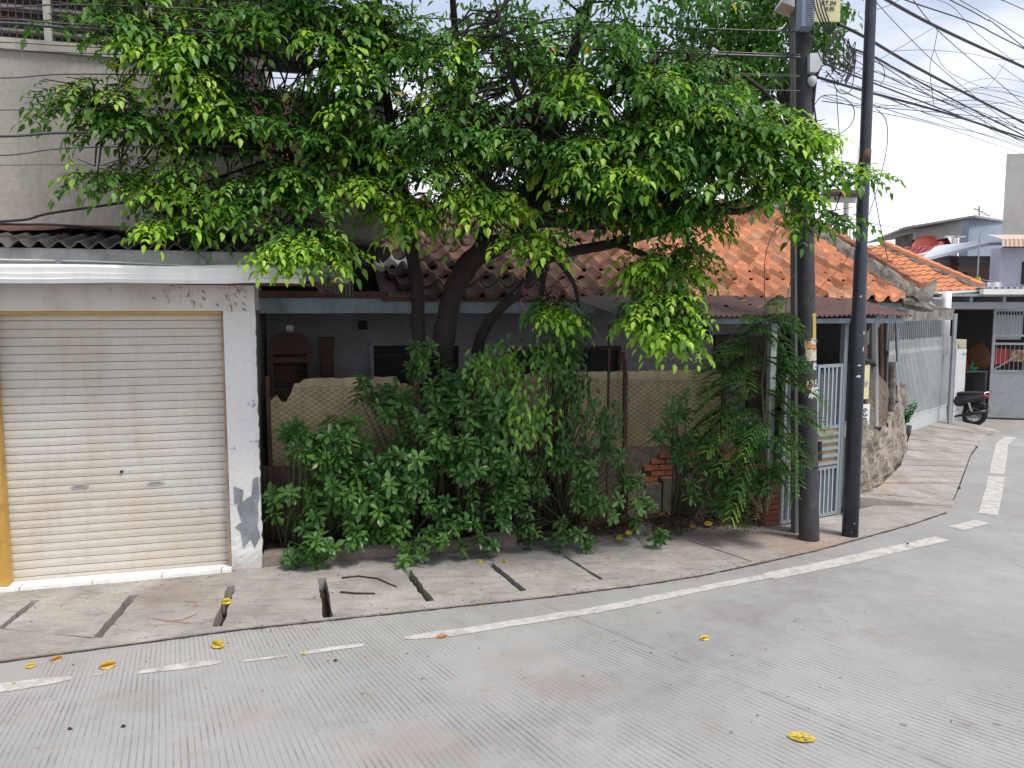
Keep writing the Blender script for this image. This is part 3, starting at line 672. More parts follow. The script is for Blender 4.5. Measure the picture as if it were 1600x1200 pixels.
for i in range(9):
    s = 2.9+i*.14; mb.beam((s, 2.5+random.random()*.3, rz(2.5)+.0), (s+random.uniform(-.15, .15), 2.75, rz(2.6)+random.uniform(.15, .42)), .03, .02)
mb.beam((2.5, 2.9, 3.62), (3.9, 2.7, 3.5), .06, .04)
obj('broken_battens', mb, MW['beige_slat'], h)
# rough cement verge at the right end with orange cap tiles outside it
mb = MB(W)
def vg(a, b):
    d_ = .72+3.25*b; s = 8.02+.30*a; hp = .13*math.sin(math.pi*min(1, a*1.1))**.7 if a < .95 else 0
    return (s+.03*random.random(), d_, rz(d_)+.02+hp*random.uniform(.75, 1.15))
mb.grid(vg, 6, 46); vobj = obj('cement_verge', mb, MW['cement'], h)
mb = MB(W)
mb.tube([(8.05, .74, 2.52), (8.16, .70, 2.60), (8.24, .68, 2.70), (8.27, .67, 2.79)], [.09, .10, .06, .015], 7, wob=.4); mb.tube([(7.9, .8, 2.50), (8.1, .70, 2.47), (8.25, .66, 2.42)], [.05, .09, .05], 7, wob=.5)
obj('verge_finial', mb, MW['cement'], vobj)
mb = MB()
for j in range(15):
    d_ = .95+j*.215; mb.cc = tuple(Vector((.50, .20, .12))*random.uniform(.75, 1.15))
    mb.tube([(8.37, d_, rz(d_)+.10), (8.37, d_+.24, rz(d_+.24)+.075)], .075, 8, F=W)
mb.cc = None; obj('cap_tile', mb, MW['tile'], h)
mb = MB()
for j in range(26):
    s = 1.7+j*.24
    if s < 4.6: continue
    mb.cc = tuple(Vector((.42, .19, .12))*random.uniform(.7, 1.15)); mb.tube([(s, 3.93, rz(3.93)+.04), (s+.26, 3.93, rz(3.93)+.055)], .09, 8, F=W)
mb.cc = None; obj('ridge_tile', mb, MW['tile'], h)
# eaves beam, trim
mb = MB(W); mb.box((.06, .98, 2.37), (3.75, 1.02, 2.525)); mb.box((3.75, .98, 2.44), (8.05, 1.02, 2.525)); obj('eaves_beam', mb, MW['blue'], h)
mb = MB(W); mb.box((.4, .93, 2.528), (8.0, 1.0, 2.545)); mb.box((.06, .95, 2.53), (1.35, .975, 2.60)); obj('eaves_trim', mb, MW['rust'], h)
# porch canopy
pc = thing('porch_canopy', 'purple brown corrugated canopy over the house gate, littered with yellow leaves', 'canopy', W(5.4, .4, 0))
mb = MB(W)
def cn(a, b):
    s = 3.35+3.92*a; d_ = .93-.98*b-(.10*(1-a)); s2 = s + .16*b*(1-a)*1.5
    return (s2, d_, 2.565-.215*b+.010*math.sin(s*2*math.pi/.07)+(.008*math.sin(s*5)) - (.008*random.random() if b > .95 else 0))
mb.grid(cn, 420, 10); obj('corrugated_sheet', mb, MW['purple'], pc, solid=.005)
mb = MB(W); mb.box((3.75, .0, 2.255), (7.2, .04, 2.31)); mb.box((3.75, .04, 2.27), (3.79, .95, 2.31)); mb.box((7.16, .04, 2.27), (7.2, .9, 2.31)); obj('edge_beam', mb, MW['blue'], pc)
for s, wv, nm in ((3.72, .022, 'wire'), (5.44, .07, 'white_bar'), (6.56, .06, 'gate')):
    mb = MB(W); mb.box((s, .005 if s > 5 else .5, 0.0), (s+wv, .005+wv if s > 5 else .5+wv, 2.256)); obj('post', mb, MW[nm], pc)
# carved red-brown cabinet in the porch
s0, z0 = sz(420, 590, 1.9); s1, z1 = sz(487, 515, 1.9)
cb = thing('arched_cabinet', 'dark red arched wooden cabinet standing in the left end of the porch', 'cabinet', W((s0+s1)/2, 2.0, .02))
mb = MB(W); zb = z1-.28; mid = (s0+s1)/2; hw_ = (s1-s0)/2
arch = [(s0, 1.9, zb), (s1, 1.9, zb)]+[(mid+hw_*math.cos(a)*.97, 1.9, zb+.05+.22*math.sin(a)**.8) for a in [math.pi*i/12 for i in range(0, 13)]]
mb.prism(arch, (0, .05, 0)); obj('arched_top', mb, M('dark_red_wood', (.12, .045, .04), .7, (.07, .03, .03), 6), cb)
mb = MB(W); mb.box((s0, 1.9, .02), (s0+.06, 2.3, zb)); mb.box((s1-.06, 1.9, .02), (s1, 2.3, zb)); mb.box((s0+.06, 2.26, .02), (s1-.06, 2.3, zb)); mb.box((s0, 1.88, zb-.10), (s1, 1.9, zb-.03)); mb.box((s0+.06, 1.92, .9), (s1-.06, 2.26, .94)); mb.box((s0+.06, 1.92, .4), (s1-.06, 2.26, .44)); obj('case', mb, MW['brown'], cb)
mb = MB(W); mb.box((mid-.04, 1.91, z1-.02), (mid+.04, 1.98, z1+.05)); mb.box((mid-.05, 1.90, z1-.03), (mid+.05, 1.99, z1-.02)); obj('pale_box', mb, MW['sticker'], None, label='small pale box sitting on top of the arched cabinet', cat='box')
mb = MB(W); q0 = sz(508, 530, 2.4); mb.box((q0[0]-.06, 2.4, .02), (q0[0]+.1, 2.6, q0[1])); mb.box((q0[0]-.07, 2.38, q0[1]-.12), (q0[0]+.11, 2.4, q0[1]-.02)); mb.box((q0[0]-.08, 2.38, q0[1]), (q0[0]+.12, 2.62, q0[1]+.02)); obj('narrow_cupboard', mb, MW['brown'], None, label='narrow brown cupboard beside the arched cabinet against the porch wall', cat='cupboard')

# ============================================================ FENCE
fn = thing('chain_link_fence', 'rusty chain link fence before a stained yellow wall, half hidden by bushes', 'fence', W(2.6, .66, 0))
yw = thing('yellow_wall', 'stained yellow garden wall with broken top edge behind the chain link', 'wall', W(2.6, .78, 0))
mb = MB(W)
top = []
s = .12
while s < 5.35:
    z = 1.705
    if s < .35: z = 1.50+.05*math.sin(s*40)
    elif s < .45: z = 1.66
    if 1.43 < s < 1.62: z = 1.61+.03*math.sin(s*30)
    if 4.95 < s: z = 1.66
    top.append((s, z+random.uniform(-.008, .008))); s += .045
for (a, za), (b_, zb_) in zip(top[:-1], top[1:]):
    k = len(mb.v)
    for x, z in ((a, .78), (b_, .78), (b_, zb_), (a, za)): mb.v.append(W(x, .75, z))
    for x, z in ((a, .78), (b_, .78), (b_, zb_), (a, za)): mb.v.append(W(x, .80, z))
    mb.face((k, k+1, k+2, k+3)); mb.face((k+3, k+2, k+6, k+7)); mb.face((k+7, k+6, k+5, k+4))
obj('panel', mb, MW['board'], yw)
mb = MB(W); mb.grid(lambda a, b: (.06+5.4*a, .70-.03*b+.02*random.random(), .0+.82*b+(.03*random.random() if b == 1 else 0)), 90, 12); mb.box((.06, .72, 0), (5.46, .82, .80))
obj('masonry_base', mb, MW['base'], yw)
mb = MB(W)
for i in range(5):
    for j in range(8):
        s = 4.25+j*.19+(.09 if i % 2 else 0); z = .42+i*.068
        if random.random() < .78: mb.box((s, .655+random.uniform(-.01, .01), z), (s+.175, .70, z+.055))
obj('exposed_brick', mb, MW['brick'], yw)
mb = MB(W)
sA, sB, zA, zB = .14, 5.3, .80, 1.60; px, pz = .084, .056
def zt(s): return 1.605+.02*math.sin(s*2.3)
n0 = int((sB-sA+1.2)/px)
for sgn in (1, -1):
    for i in range(n0):
        s = sA-(1.2 if sgn > 0 else 0)+i*px; slope = pz/px*sgn; P = []
        z = zA; x = s if sgn > 0 else s
        for j in range(0, 30):
            x = s + sgn*j*px/2*1.0; z = zA+j*pz/2
            if z > zt(x): break
            if sA <= x <= sB: P.append((x, .665+.004*math.sin(j*math.pi+(0 if sgn > 0 else math.pi))+.008*math.sin(x*3), z+.006*math.sin(x*4+z*5)))
        if len(P) > 1: mb.tube(P, .0021, 3, cap=False)
obj('wire_mesh', mb, MW['wire'], fn)
mb = MB(W); mb.tube([(sA+i*.11, .66+.004*(-1)**i, zt(sA+i*.11)+.008*(-1)**i) for i in range(47)], .003, 4); obj('top_wire', mb, MW['wire'], fn)
for a, b_ in (((.14, .64, 0), (.13, .64, 1.75)), ((4.0, .63, 0), (3.985, .63, 1.68)), ((5.25, .64, 0), (5.25, .64, 1.85)), ((1.95, .64, 0), (1.95, .64, 1.7))):
    mb = MB(W); mb.beam(a, b_, .045, .04)
    if a[0] == 4.0: mb.beam((3.985, .63, 1.67), (3.87, .45, 1.93), .045, .03)
    obj('fence_post', mb, MW['rust'], fn)
for z, sg_ in ((1.80, .05), (1.93, .04)):
    mb = MB(W); P = [(.1+i*.07, .6+.03*math.sin(i*.1), z+.05-sg_*math.sin(math.pi*((i*.07) % 1.95)/1.95)) for i in range(75)]
    mb.tube(P, .002, 3, cap=False)
    for p in P[::3]: mb.tube([(p[0]-.008, p[1]-.01, p[2]-.012), (p[0]+.008, p[1]+.01, p[2]+.012)], .0018, 3); mb.tube([(p[0]+.01, p[1], p[2]-.012), (p[0]-.01, p[1], p[2]+.012)], .0018, 3)
    obj('barbed_wire', mb, MW['wire'], fn)
# brick pier beside the gate
mb = MB(W); z = .016
for i in range(9):
    j = random.uniform(-.012, .012); mb.box((5.36+j, -.10+random.uniform(-.008, .008), z+.008), (5.55+j, .14, z+.008+random.uniform(.044, .054))); z += .06
bp = obj('brick_pier', mb, MW['brick'], None, label='crumbling red brick pier at the left foot of the gate', cat='pier')
mb = MB(W); mb.box((5.375, -.08, .0), (5.535, .12, z)); obj('mortar', mb, MW['mortar'], bp)
mb = MB(W)
for i in range(6): mb.box((4.0+i*.22, .56+random.uniform(-.02, .02), .02), (4.0+i*.22+.2, .66, .38+random.random()*.25))
obj('leaning_slabs', mb, MW['base'], None, label='broken grey stone slabs propped against the foot of the fence', cat='stone slabs')

# ============================================================ HOUSE GATE
GA, GB = W(5.54, -.13, 0), W(6.46, .09, 0); gang = math.atan2(GB.y-GA.y, GB.x-GA.x); GF = frame(GA, gang); GL = (GB-GA).length
gt_ = thing('house_gate', 'blue grey steel gate with upright bars and beige cross slats behind the poles', 'gate', GA.lerp(GB, .5))
for k, (x0, x1, z1) in enumerate(((0, .50, 1.70), (.52, GL, 1.79))):
    mb = MB(GF)
    for x in (x0, x1-.04): mb.box((x, 0, .03), (x+.04, .04, z1))
    for z in (.03, .58, 1.05, z1-.035): mb.box((x0+.04, .003, z), (x1-.04, .037, z+.035))
    lf = obj('gate_leaf', mb, MW['gate'], gt_)
    mb = MB(GF); n = int((x1-x0-.08)/.078)
    for i in range(1, n+1):
        x = x0+.04+(x1-x0-.08)*i/(n+1)
        mb.box((x-.010, -.004, 1.085), (x+.010, .012, z1-.035))
    obj('upper_bars', mb, MW['steel_bar'], lf)
    mb = MB(GF)
    for i in range(1, n+1): x = x0+.04+(x1-x0-.08)*i/(n+1); mb.box((x-.010, -.004, .065), (x+.010, .012, .58))
    obj('lower_bars', mb, MW['steel_bar'], lf)
    mb = MB(GF)
    for i in range(5): z = .635+i*.085; mb.box((x0+.04, -.012, z), (x1-.04, .010, z+.030))
    obj('cross_slats', mb, MW['gate'], lf)
    mb = MB(GF); mb.box((x0+.04, .014, .615), (x1-.04, .024, 1.05)); obj('wood_infill', mb, MW['beige_slat'], lf)
    mb = MB(GF); mb.box((x0+.04, .040, .05), (x1-.04, .046, z1-.06)); obj('backing_sheet', mb, MW['gate_back'], lf)
mb = MB(GF); mb.box((.56, -.03, .80), (.60, -.006, .92)); mb.box((.545, -.035, .70), (.60, -.028, .79)); obj('latch', mb, MW['blackink'], gt_)
mb = MB(GF); mb.box((GL+.01, 0, 0), (GL+.07, .06, 2.25)); obj('gate_post', mb, MW['gate'], gt_)

# ============================================================ STONE WALL beyond the gate
sw = thing('stone_wall', 'crumbling grey stone wall patched with brown netting beyond the black pole', 'wall', (4.9, 10.2, 0))
swp = [Vector(q) for q in ((4.12, 9.22, 0), (4.62, 9.75, 0), (5.45, 11.0, 0), (6.2, 12.1, 0))]
mb = MB(); nn = Vector((-.86, .5, 0))
def swf(a, b):
    p = lerpl(swp, a); h_ = .86+.16*math.sin(a*9)+(.25 if a > .85 else 0)
    bulge = .07*(1-b)+.03*math.sin(a*31+b*9)+.03*random.random()
    q = p-nn*bulge; return (q.x, q.y, h_*b*(1+.04*random.random()*(b > .9)))
mb.grid(swf, 70, 18)
mb.grid(lambda a, b: tuple(lerpl(swp, a)+nn*(.25*b)+Vector((0, 0, .85+.16*math.sin(a*9)+(.25 if a > .85 else 0)))), 40, 2)
mb.grid(lambda a, b: tuple(lerpl(swp, 0)+nn*(.25*a)+Vector((0, 0, .86*b))), 3, 6)
obj('masonry', mb, MW['stone'], sw)
def at_dist(u, v, p): # pixel at same Y as p
    return at(u, v, p.y)
def upost(name, u0, v0, u1, v1, Y, r, mat, par, n=8, lean=0):
    a = at(u0, v0, Y); b_ = at(u1, v1, Y+lean); mb = MB(); mb.tube([tuple(b_), tuple(b_.lerp(a, .5)), tuple(a)], r, n, wob=.1); return obj(name, mb, mat, par)
upost('timber_post', 1365, 500, 1366, 665, 10.3, .055, MW['far_gr'], sw)
upost('timber_post', 1350, 498, 1352, 660, 10.0, .03, MW['brown'], sw)
upost('timber_post', 1376, 500, 1378, 660, 10.8, .035, MW['brown'], sw)
upost('timber_post', 1394, 566, 1393, 662, 11.3, .055, MW['cement'], sw)
mb = MB(); PN = [at(1352, 568, 9.9), at(1370, 572, 10.4), at(1384, 598, 10.8), at(1391, 640, 11.2), at(1391, 668, 11.2), at(1348, 668, 9.8)]
A0 = [PN[0], PN[0].lerp(PN[1], .5), PN[1], PN[2], PN[3]]; B0 = [PN[5], PN[5].lerp(PN[4], .3), PN[5].lerp(PN[4], .5), PN[5].lerp(PN[4], .75), PN[4]]
mb.grid(lambda a, b: tuple(lerpl(A0, a).lerp(lerpl(B0, a), b)+Vector((.03*math.sin(a*17+b*4), .02*random.random(), 0))), 24, 20); obj('brown_netting', mb, MW['mesh'], sw, solid=.01)
mb = MB(); P = [at(1342, 563, 9.6), at(1352, 562, 9.9), at(1362, 566, 10.1), at(1370, 574, 10.4)]
mb.tube([tuple(p) for p in P], .03, 6, wob=.5); obj('black_rag', mb, MW['blackink'], sw)
ud = Vector((.62, .78, 0))
def plate(u0, v0, u1, v1, Y, name, mat, lab, cat, par=None):
    a = at(u0, v0, Y); c = at(u1, v1, Y+.12); mb = MB(); mb.prism([tuple(a), (c.x, c.y, a.z), tuple(c), (a.x, a.y, c.z)], (-.01, .012, 0)); return obj(name, mb, mat, par, label=lab, cat=cat), a, c
o, a, c = plate(1340, 572, 1357, 623, 9.45, 'notice_board', MW['sign_y'], 'pale yellow notice fixed behind the black pole above the number plate', 'sign')
mb = MB(); mb.prism([(a.x+.05, a.y+.02, a.z-.20), (c.x-.03, c.y-.02, a.z-.20), (c.x-.03, c.y-.02, a.z-.25), (a.x+.05, a.y+.02, a.z-.25)], (.004, -.006, 0)); obj('printed_box', mb, MW['grey_metal'], o)
o, a, c = plate(1341, 633, 1358, 663, 9.40, 'number_plate', MW['sticker'], 'white plate with sideways black numerals on the stone wall behind the black pole', 'sign')
text('numerals', '636', MW['blackink'], o, tuple((a+c)/2+Vector((.012, -.015, 0))), .12, (0, 0, -1), (Vector((c.x-a.x, c.y-a.y, 0)).normalized()))

# little projecting roof with weathered board
lr = thing('lean_to_roof', 'small weathered board and sheet roof beyond the purple canopy', 'roof', tuple(at(1455, 490, 11)))
mb = MB(); mb.beam(tuple(at(1404, 493, 10.2)), tuple(at(1487, 492, 11.9)), .05, .15); obj('fascia_board', mb, MW['cement'], lr)
mb = MB(); a, b_, c, d = at(1400, 476, 10.2), at(1492, 483, 12), at(1466, 478, 13.0), at(1418, 473, 11.2); mb.prism([tuple(a), tuple(b_), tuple(c), tuple(d)], (0, 0, -.03)); obj('sheet', mb, MW['purple'], lr)
mb = MB(); mb.beam(tuple(at(1400, 500, 10.2)), tuple(at(1403, 565, 10.2)), .03, .03); obj('prop', mb, MW['gate'], lr)
mb = MB(); a, b_, c = at(1425, 458, 11), at(1462, 478, 12.0), at(1418, 476, 11); mb.prism([tuple(a), tuple(b_), tuple(c)], (0, .05, 0)); obj('flashing', mb, MW['grey_metal'], lr)

# potted plant in black bag
pb = ground(1411, 691)
pp = thing('bagged_plant', 'leafy green plant in a black plastic bag at the foot of the white gate', 'plant', tuple(pb))
mb = MB(); mb.tube([(pb.x, pb.y, .0), (pb.x, pb.y, .05), (pb.x+.01, pb.y, .2), (pb.x, pb.y, .31), (pb.x+.01, pb.y, .33)], [.09, .115, .11, .13, .11], 12, wob=.1); obj('bag', mb, MW['green_pot'], pp, smooth=True)
LV = Leaves(); mb = MB()
for k in range(13):
    a = random.uniform(0, 6.28); tilt = random.uniform(.2, .75); hh_ = random.uniform(.28, .52)
    d = Vector((math.cos(a)*tilt+.15, math.sin(a)*tilt, 1)).normalized(); p0 = Vector((pb.x, pb.y, .3))
    mb.tube([tuple(p0), tuple(p0+d*hh_)], .008, 4)
    for q in range(9):
        t = .25+.75*q/9; sg = 1 if q % 2 else -1; sd_ = d.cross(Vector((0, 0, 1))).normalized()*sg
        LV.add(np.array([tuple(p0+d*hh_*t)]), np.array([tuple(d*.5+sd_)]), UP+jit(1, .3), .10, .055, np.array([.05, .12, .03])*random.uniform(.7, 1.5))
obj('stem', mb, MW['green'], pp); LV.build('leaf_cluster', MW['leaf2'], pp)

# ============================================================ WHITE GATE further on
wa, wb = Vector((7.15, 13.95, 0)), Vector((9.12, 15.98, 0)); wang = math.atan2(wb.y-wa.y, wb.x-wa.x); WF = frame(wa, wang); WLn = (wb-wa).length
wg = thing('white_bar_gate', 'tall pale gate of white bars faded to mint green beside the white pillar', 'gate', tuple(wa.lerp(wb, .5)))
mb = MB(WF); mb.box((-.9, 0, .02), (WLn, .03, .42)); mb.box((-.9, -.01, .42), (WLn, .04, .46)); mb.box((-.9, -.01, 1.62), (WLn, .0, 1.70)); obj('bottom_panel', mb, MW['white_bar'], wg)
mb = MB(WF)
for i in range(50): x = -.9+i*(WLn+.9)/50; mb.box((x, -.02, .46), (x+.024, .0, 1.86+.03*random.random()))
obj('slats', mb, MW['white_bar'], wg)
mb = MB(WF); mb.box((-.9, .008, .46), (WLn, .012, 1.62)); obj('mint_sheet', mb, M('faded_mint_sheet', (.33, .39, .38), .6, (.36, .38, .38), 1.2, .42, .6), wg)
mb = MB(WF)
for i in range(34): x = -.9+i*(WLn+.9)/34; mb.box((x, .02, 1.7), (x+.022, .04, 2.62))
mb.box((-.9, .02, 2.62), (WLn, .04, 2.66)); obj('upper_bars', mb, MW['grey_metal'], wg)
mb = MB(WF)
for x in (-.1, 1.2, 2.2): mb.box((x, .045, 1.0), (x+.06, .09, 2.7))
obj('uprights', mb, MW['white_bar'], wg)
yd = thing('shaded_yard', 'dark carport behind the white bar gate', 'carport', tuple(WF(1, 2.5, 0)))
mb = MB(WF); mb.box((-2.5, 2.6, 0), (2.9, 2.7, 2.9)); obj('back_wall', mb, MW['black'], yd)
mb = MB(WF); mb.box((-2.5, .3, 2.72), (2.9, 2.6, 2.76)); obj('roof_sheet', mb, MW['grey_dark'], yd)
mb = MB()
pw = ground(1491, 664)
mb.grid(lambda a, b: (pw.x+.11*math.cos(a*6.283+.78)*1.35+.008*random.random(), pw.y+.11*math.sin(a*6.283+.78)*1.35, 1.60*b), 4, 14)
obj('white_pillar', mb, MW['pillar'], None, label='flaking white masonry pillar at the right end of the white bar gate', cat='pillar')
mb = MB(); mb.box((pw.x-.13, pw.y-.1, 1.6), (pw.x+.10, pw.y+.1, 1.80)); mb.tube([(pw.x-.02, pw.y-.101, 1.7), (pw.x-.02, pw.y-.12, 1.7)], .05, 8); obj('meter_box', mb, MW['cream_p'], None, label='small cream meter box on top of the flaking white pillar', cat='box')
mb = MB(); q = at(1480, 455, 15.6); mb.tube([(q.x, q.y, 1.5), (q.x, q.y, q.z)], .085, 10); obj('white_post', mb, MW['gutter'], None, label='round white post carrying the orange roof beside the white gate', cat='post', smooth=True)
mb = MB(); q = at(1494, 490, 15.4); mb.box((q.x-.03, q.y, 0), (q.x+.03, q.y+.06, q.z)); obj('steel_post', mb, MW['grey_metal'], None, label='thin grey steel post beside the flaking white pillar', cat='post')

# ============================================================ FAR GARAGE
fg = thing('open_carport', 'open grey carport with dark interior and white gutter at the end of the lane', 'carport', (11, 18, 0))
YG = 16.9
x0 = at(1500, 600, YG).x
mb = MB(); mb.box((9.2, 21.5, 0), (20, 21.7, 2.9)); mb.box((9.1, YG, 0), (9.2, 21.5, 2.9)); obj('wall', mb, MW['far_gr'], fg)
mb = MB(); mb.box((9.4, YG-.3, 2.70), (20, 22, 2.76)); mb.box((9.5, YG-.1, 2.43), (20, YG, 2.58))
for i in range(14): mb.box((9.9+i*.72, YG-.2, 2.58), (9.96+i*.72, 21.4, 2.70))
obj('ceiling_frame', mb, MW['grey_metal'], fg)
mb = MB()
mb.grid(lambda a, b: (10.2+10*a, YG-.35+5*b, 2.88+.15*b+.02*math.sin(a*10*2*math.pi/.13)), 600, 2); obj('corrugated_roof', mb, MW['grey_metal'], fg)
mb = MB(); mb.box((10.05, YG-.42, 2.74), (20, YG-.28, 2.86)); mb.tube([(11.02, YG-.44, 2.70), (11.02, YG-.44, 2.88)], .05, 8); obj('gutter', mb, MW['gutter'], fg)
q = at(1543, 655, YG); gx = q.x
gg = thing('grey_gate', 'large grey sheet gate with barred top, half open across the carport', 'gate', (gx+1, YG, 0))
GF2 = frame((gx, YG, 0), R(-14))
mb = MB(GF2); mb.box((0, 0, .04), (4, .04, 1.05)); obj('lower_sheet', mb, MW['grey_metal'], gg)
mb = MB(GF2)
for x in (0, 1.05, 2.1, 3.15, 3.95): mb.box((x, -.01, 1.05), (x+.06, .04, 2.42))
for z in (1.05, 1.65, 1.83, 2.38): mb.box((.06, -.008, z), (3.95, .035, z+.045))
mb.beam((.06, -.012, 1.1), (.5, -.012, 1.42), .015, .02); obj('gate_frame', mb, MW['grey_metal'], gg)
mb = MB(GF2)
for i in range(66):
    x = .1+i*.058; mb.box((x, .01, 1.87), (x+.016, .02, 2.38))
for i in range(44): x = .1+i*.087; mb.box((x, .012, 1.1), (x+.008, .02, 1.65))
obj('bars', mb, MW['grey_bar'], gg)
for x, lb in ((.18, 'left'), (1.28, 'right')): mb = MB(GF2); mb.box((x, .5, 1.75), (x+.55, .52, 2.3)); obj('pale_sheeting', mb, MW['white_roof'], None, label=lb+' one of two pale sheets behind the top bars of the grey gate', cat='sheet', group='pale sheets in the carport')
mb = MB(GF2); mb.box((.04, .10, 1.22), (.37, .12, 1.56)); obj('red_banner', mb, MW['red_p'], None, label='dark red square banner seen through the grey gate', cat='banner')
mb = MB(GF2); mb.box((.41, .10, 1.28), (.70, .12, 1.54)); obj('food_poster', mb, M('food_poster', (.25, .10, .07), .6, (.62, .47, .16), 16, .45, .6), None, label='brown and yellow poster next to the red banner behind the gate', cat='poster')
mb = MB(GF2); mb.box((.74, .09, 1.25), (.76, .13, 1.62)); mb.box((.78, .10, 1.30), (1.2, .12, 1.52)); obj('blue_poster', mb, M('blue_poster', (.08, .28, .42), .6, (.65, .35, .08), 12, .5, .6), None, label='blue and orange poster at the right of the food poster', cat='poster')
# inside of the opening
mb = MB(); mb.box((9.3, 19.5, 0), (13, 19.6, 2.4)); obj('dark_depth_sheet', mb, MW['black'], fg)  # black sheet painted in as the opening's dark interior
mb = MB(); mb.box((9.3, 19.2, 1.55), (9.95, 19.25, 2.05)); obj('brown_poster', mb, M('dim_poster', (.13, .09, .08), .8, (.2, .12, .1), 8, .45, .6), None, label='dim brown poster on the wall inside the carport opening', cat='poster')
tb = thing('shop_table', 'narrow table with goods inside the dark carport opening', 'table', (10.1, 18.2, 0))
mb = MB(); mb.box((9.6, 18.0, .95), (11.2, 18.5, .98)); obj('top', mb, MW['grey_metal'], tb)
for x in (9.62, 11.15):
    mb = MB(); mb.box((x, 18.02, 0), (x+.04, 18.46, .95)); obj('leg', mb, MW['grey_metal'], tb)
mb = MB(); q = at(1528, 585, 18.2); P = [(0, .95), (.22, .97), (.30, 1.15), (.27, 1.4), (.12, 1.6), (.02, 1.63)]
mb.grid(lambda a, b: (q.x+(lambda r: r*math.cos(a*6.283))(P[int(round(b*5))][0])+.02*random.random(), 18.28+P[int(round(b*5))][0]*.7*math.sin(a*6.283), P[int(round(b*5))][1]+.03), 14, 5); obj('orange_sack', mb, M('orange_sack_cloth', (.20, .085, .03), .8, (.14, .055, .03), 6), None, label='rounded orange sack on the table in the carport opening', cat='sack', smooth=True)
mb = MB(); mb.tube([(q.x-.2, 18.12, .982), (q.x-.2, 18.12, 1.05), (q.x-.2, 18.12, 1.07)], [.09, .13, .13], 10); mb.tube([(q.x-.22, 18.12, 1.06), (q.x-.18, 18.12, 1.2)], [.05, .01], 6); obj('green_basket', mb, MW['green'], None, label='small bright green plastic basket on the carport table', cat='basket')
mb = MB(); mb.box((q.x-.52, 18.05, .982), (q.x-.33, 18.2, 1.2)); mb.box((q.x-.50, 18.04, 1.2), (q.x-.35, 18.19, 1.24)); obj('red_tin', mb, MW['red_p'], None, label='red tin at the left end of the carport table', cat='tin')

# ============================================================ SCOOTER
bp_ = ground(1525, 666); bk = thing('scooter', 'black scooter parked at the carport mouth, rear wheel and white number plate showing', 'scooter', tuple(bp_))
BF = frame((bp_.x, bp_.y, 0), R(150))     # local +s points forward (to the left, into the yard)
wh = 0
for k, s in enumerate((0, 1.25)):
    mb = MB(BF)
    mb.grid(lambda a, b: (s+(.215+.055*math.cos(b*6.283))*math.cos(a*6.283), .05*math.sin(b*6.283), .275+(.215+.055*math.cos(b*6.283))*math.sin(a*6.283)), 32, 8); wl = obj('wheel', mb, MW['tyre'], bk, smooth=True)
    mb = MB(BF)
    for i in range(5):
        a = i*1.2566; mb.beam((s, 0, .275), (s+.165*math.cos(a), 0, .275+.165*math.sin(a)), .03, .025)
    mb.tube([(s, -.05, .275), (s, .05, .275)], .045, 10); mb.tube([(s+.165*math.cos(a/12*math.pi), .0, .275+.165*math.sin(a/12*math.pi)) for a in range(25)], .014, 5); obj('rim', mb, MW['grey_metal'], wl)
def loft(mb, secs, n=12):
    k = len(mb.v)
    for (s, z, hw, hz) in secs:
        for i in range(n):
            a = 2*math.pi*i/n; c, s_ = math.cos(a), math.sin(a)
            mb.v.append(BF(s, hw*math.copysign(abs(c)**.7, c), z+hz*math.copysign(abs(s_)**.8, s_)))
    for j in range(len(secs)-1):
        for i in range(n): mb.face((k+j*n+i, k+j*n+(i+1) % n, k+(j+1)*n+(i+1) % n, k+(j+1)*n+i))
    mb.face([k+i for i in range(n)][::-1]); mb.face([k+(len(secs)-1)*n+i for i in range(n)])
mb = MB(BF); loft(mb, [(-.24, .74, .05, .05), (-.1, .70, .12, .10), (.15, .64, .15, .15), (.45, .58, .15, .17), (.65, .40, .14, .14), (.9, .36, .14, .10), (1.05, .55, .16, .14), (1.12, .85, .12, .15), (1.10, 1.0, .10, .06)]); obj('body', mb, MW['bikeb'], bk, smooth=True)
mb = MB(BF); loft(mb, [(-.20, .80, .07, .03), (.0, .79, .13, .045), (.3, .77, .14, .05), (.58, .74, .09, .04)]); obj('seat', mb, MW['tyre'], bk, smooth=True)
mb = MB(BF); loft(mb, [(-.33, .34, .06, .02), (-.28, .50, .07, .02), (-.14, .58, .08, .02), (.1, .60, .07, .02)]); obj('mudguard', mb, MW['bikeb'], bk, smooth=True)
mb = MB(BF); loft(mb, [(-.29, .70, .07, .035), (-.2, .74, .10, .05), (-.08, .76, .10, .04)]); obj('tail_light', mb, MW['bikered'], bk, smooth=True)
mb = MB(BF); mb.prism([(-.36, .11, .47), (-.36, -.13, .47), (-.31, -.13, .60), (-.31, .11, .60)], (.008, 0, 0)); pl = obj('number_plate', mb, MW['sticker'], bk)
mb = MB(BF); mb.prism([(-.365, .11, .455), (-.365, -.13, .455), (-.362, -.13, .49), (-.362, .11, .49)], (.004, 0, 0)); obj('red_strip', mb, MW['red_p'], pl)
mb = MB(BF); mb.tube([(-.28, .13, .40), (.0, .14, .33), (.4, .12, .22)], [.045, .045, .02], 10); obj('silencer', mb, MW['bikeb'], bk, smooth=True)
mb = MB(BF); mb.tube([(.02, .11, .28), (.14, .11, .62)], .025, 8); obj('shock_absorber', mb, MW['chrome'], bk)
mb = MB(BF); mb.tube([(-.18, .10, .80), (-.26, .05, .83), (-.26, -.05, .83), (-.18, -.10, .80)], .012, 6); obj('grab_rail', mb, MW['chrome'], bk)
mb = MB(BF); mb.tube([(1.02, .33, 1.02), (1.08, .12, 1.05), (1.08, -.12, 1.05), (1.02, -.33, 1.02)], .016, 6); obj('handlebar', mb, MW['bikeb'], bk)
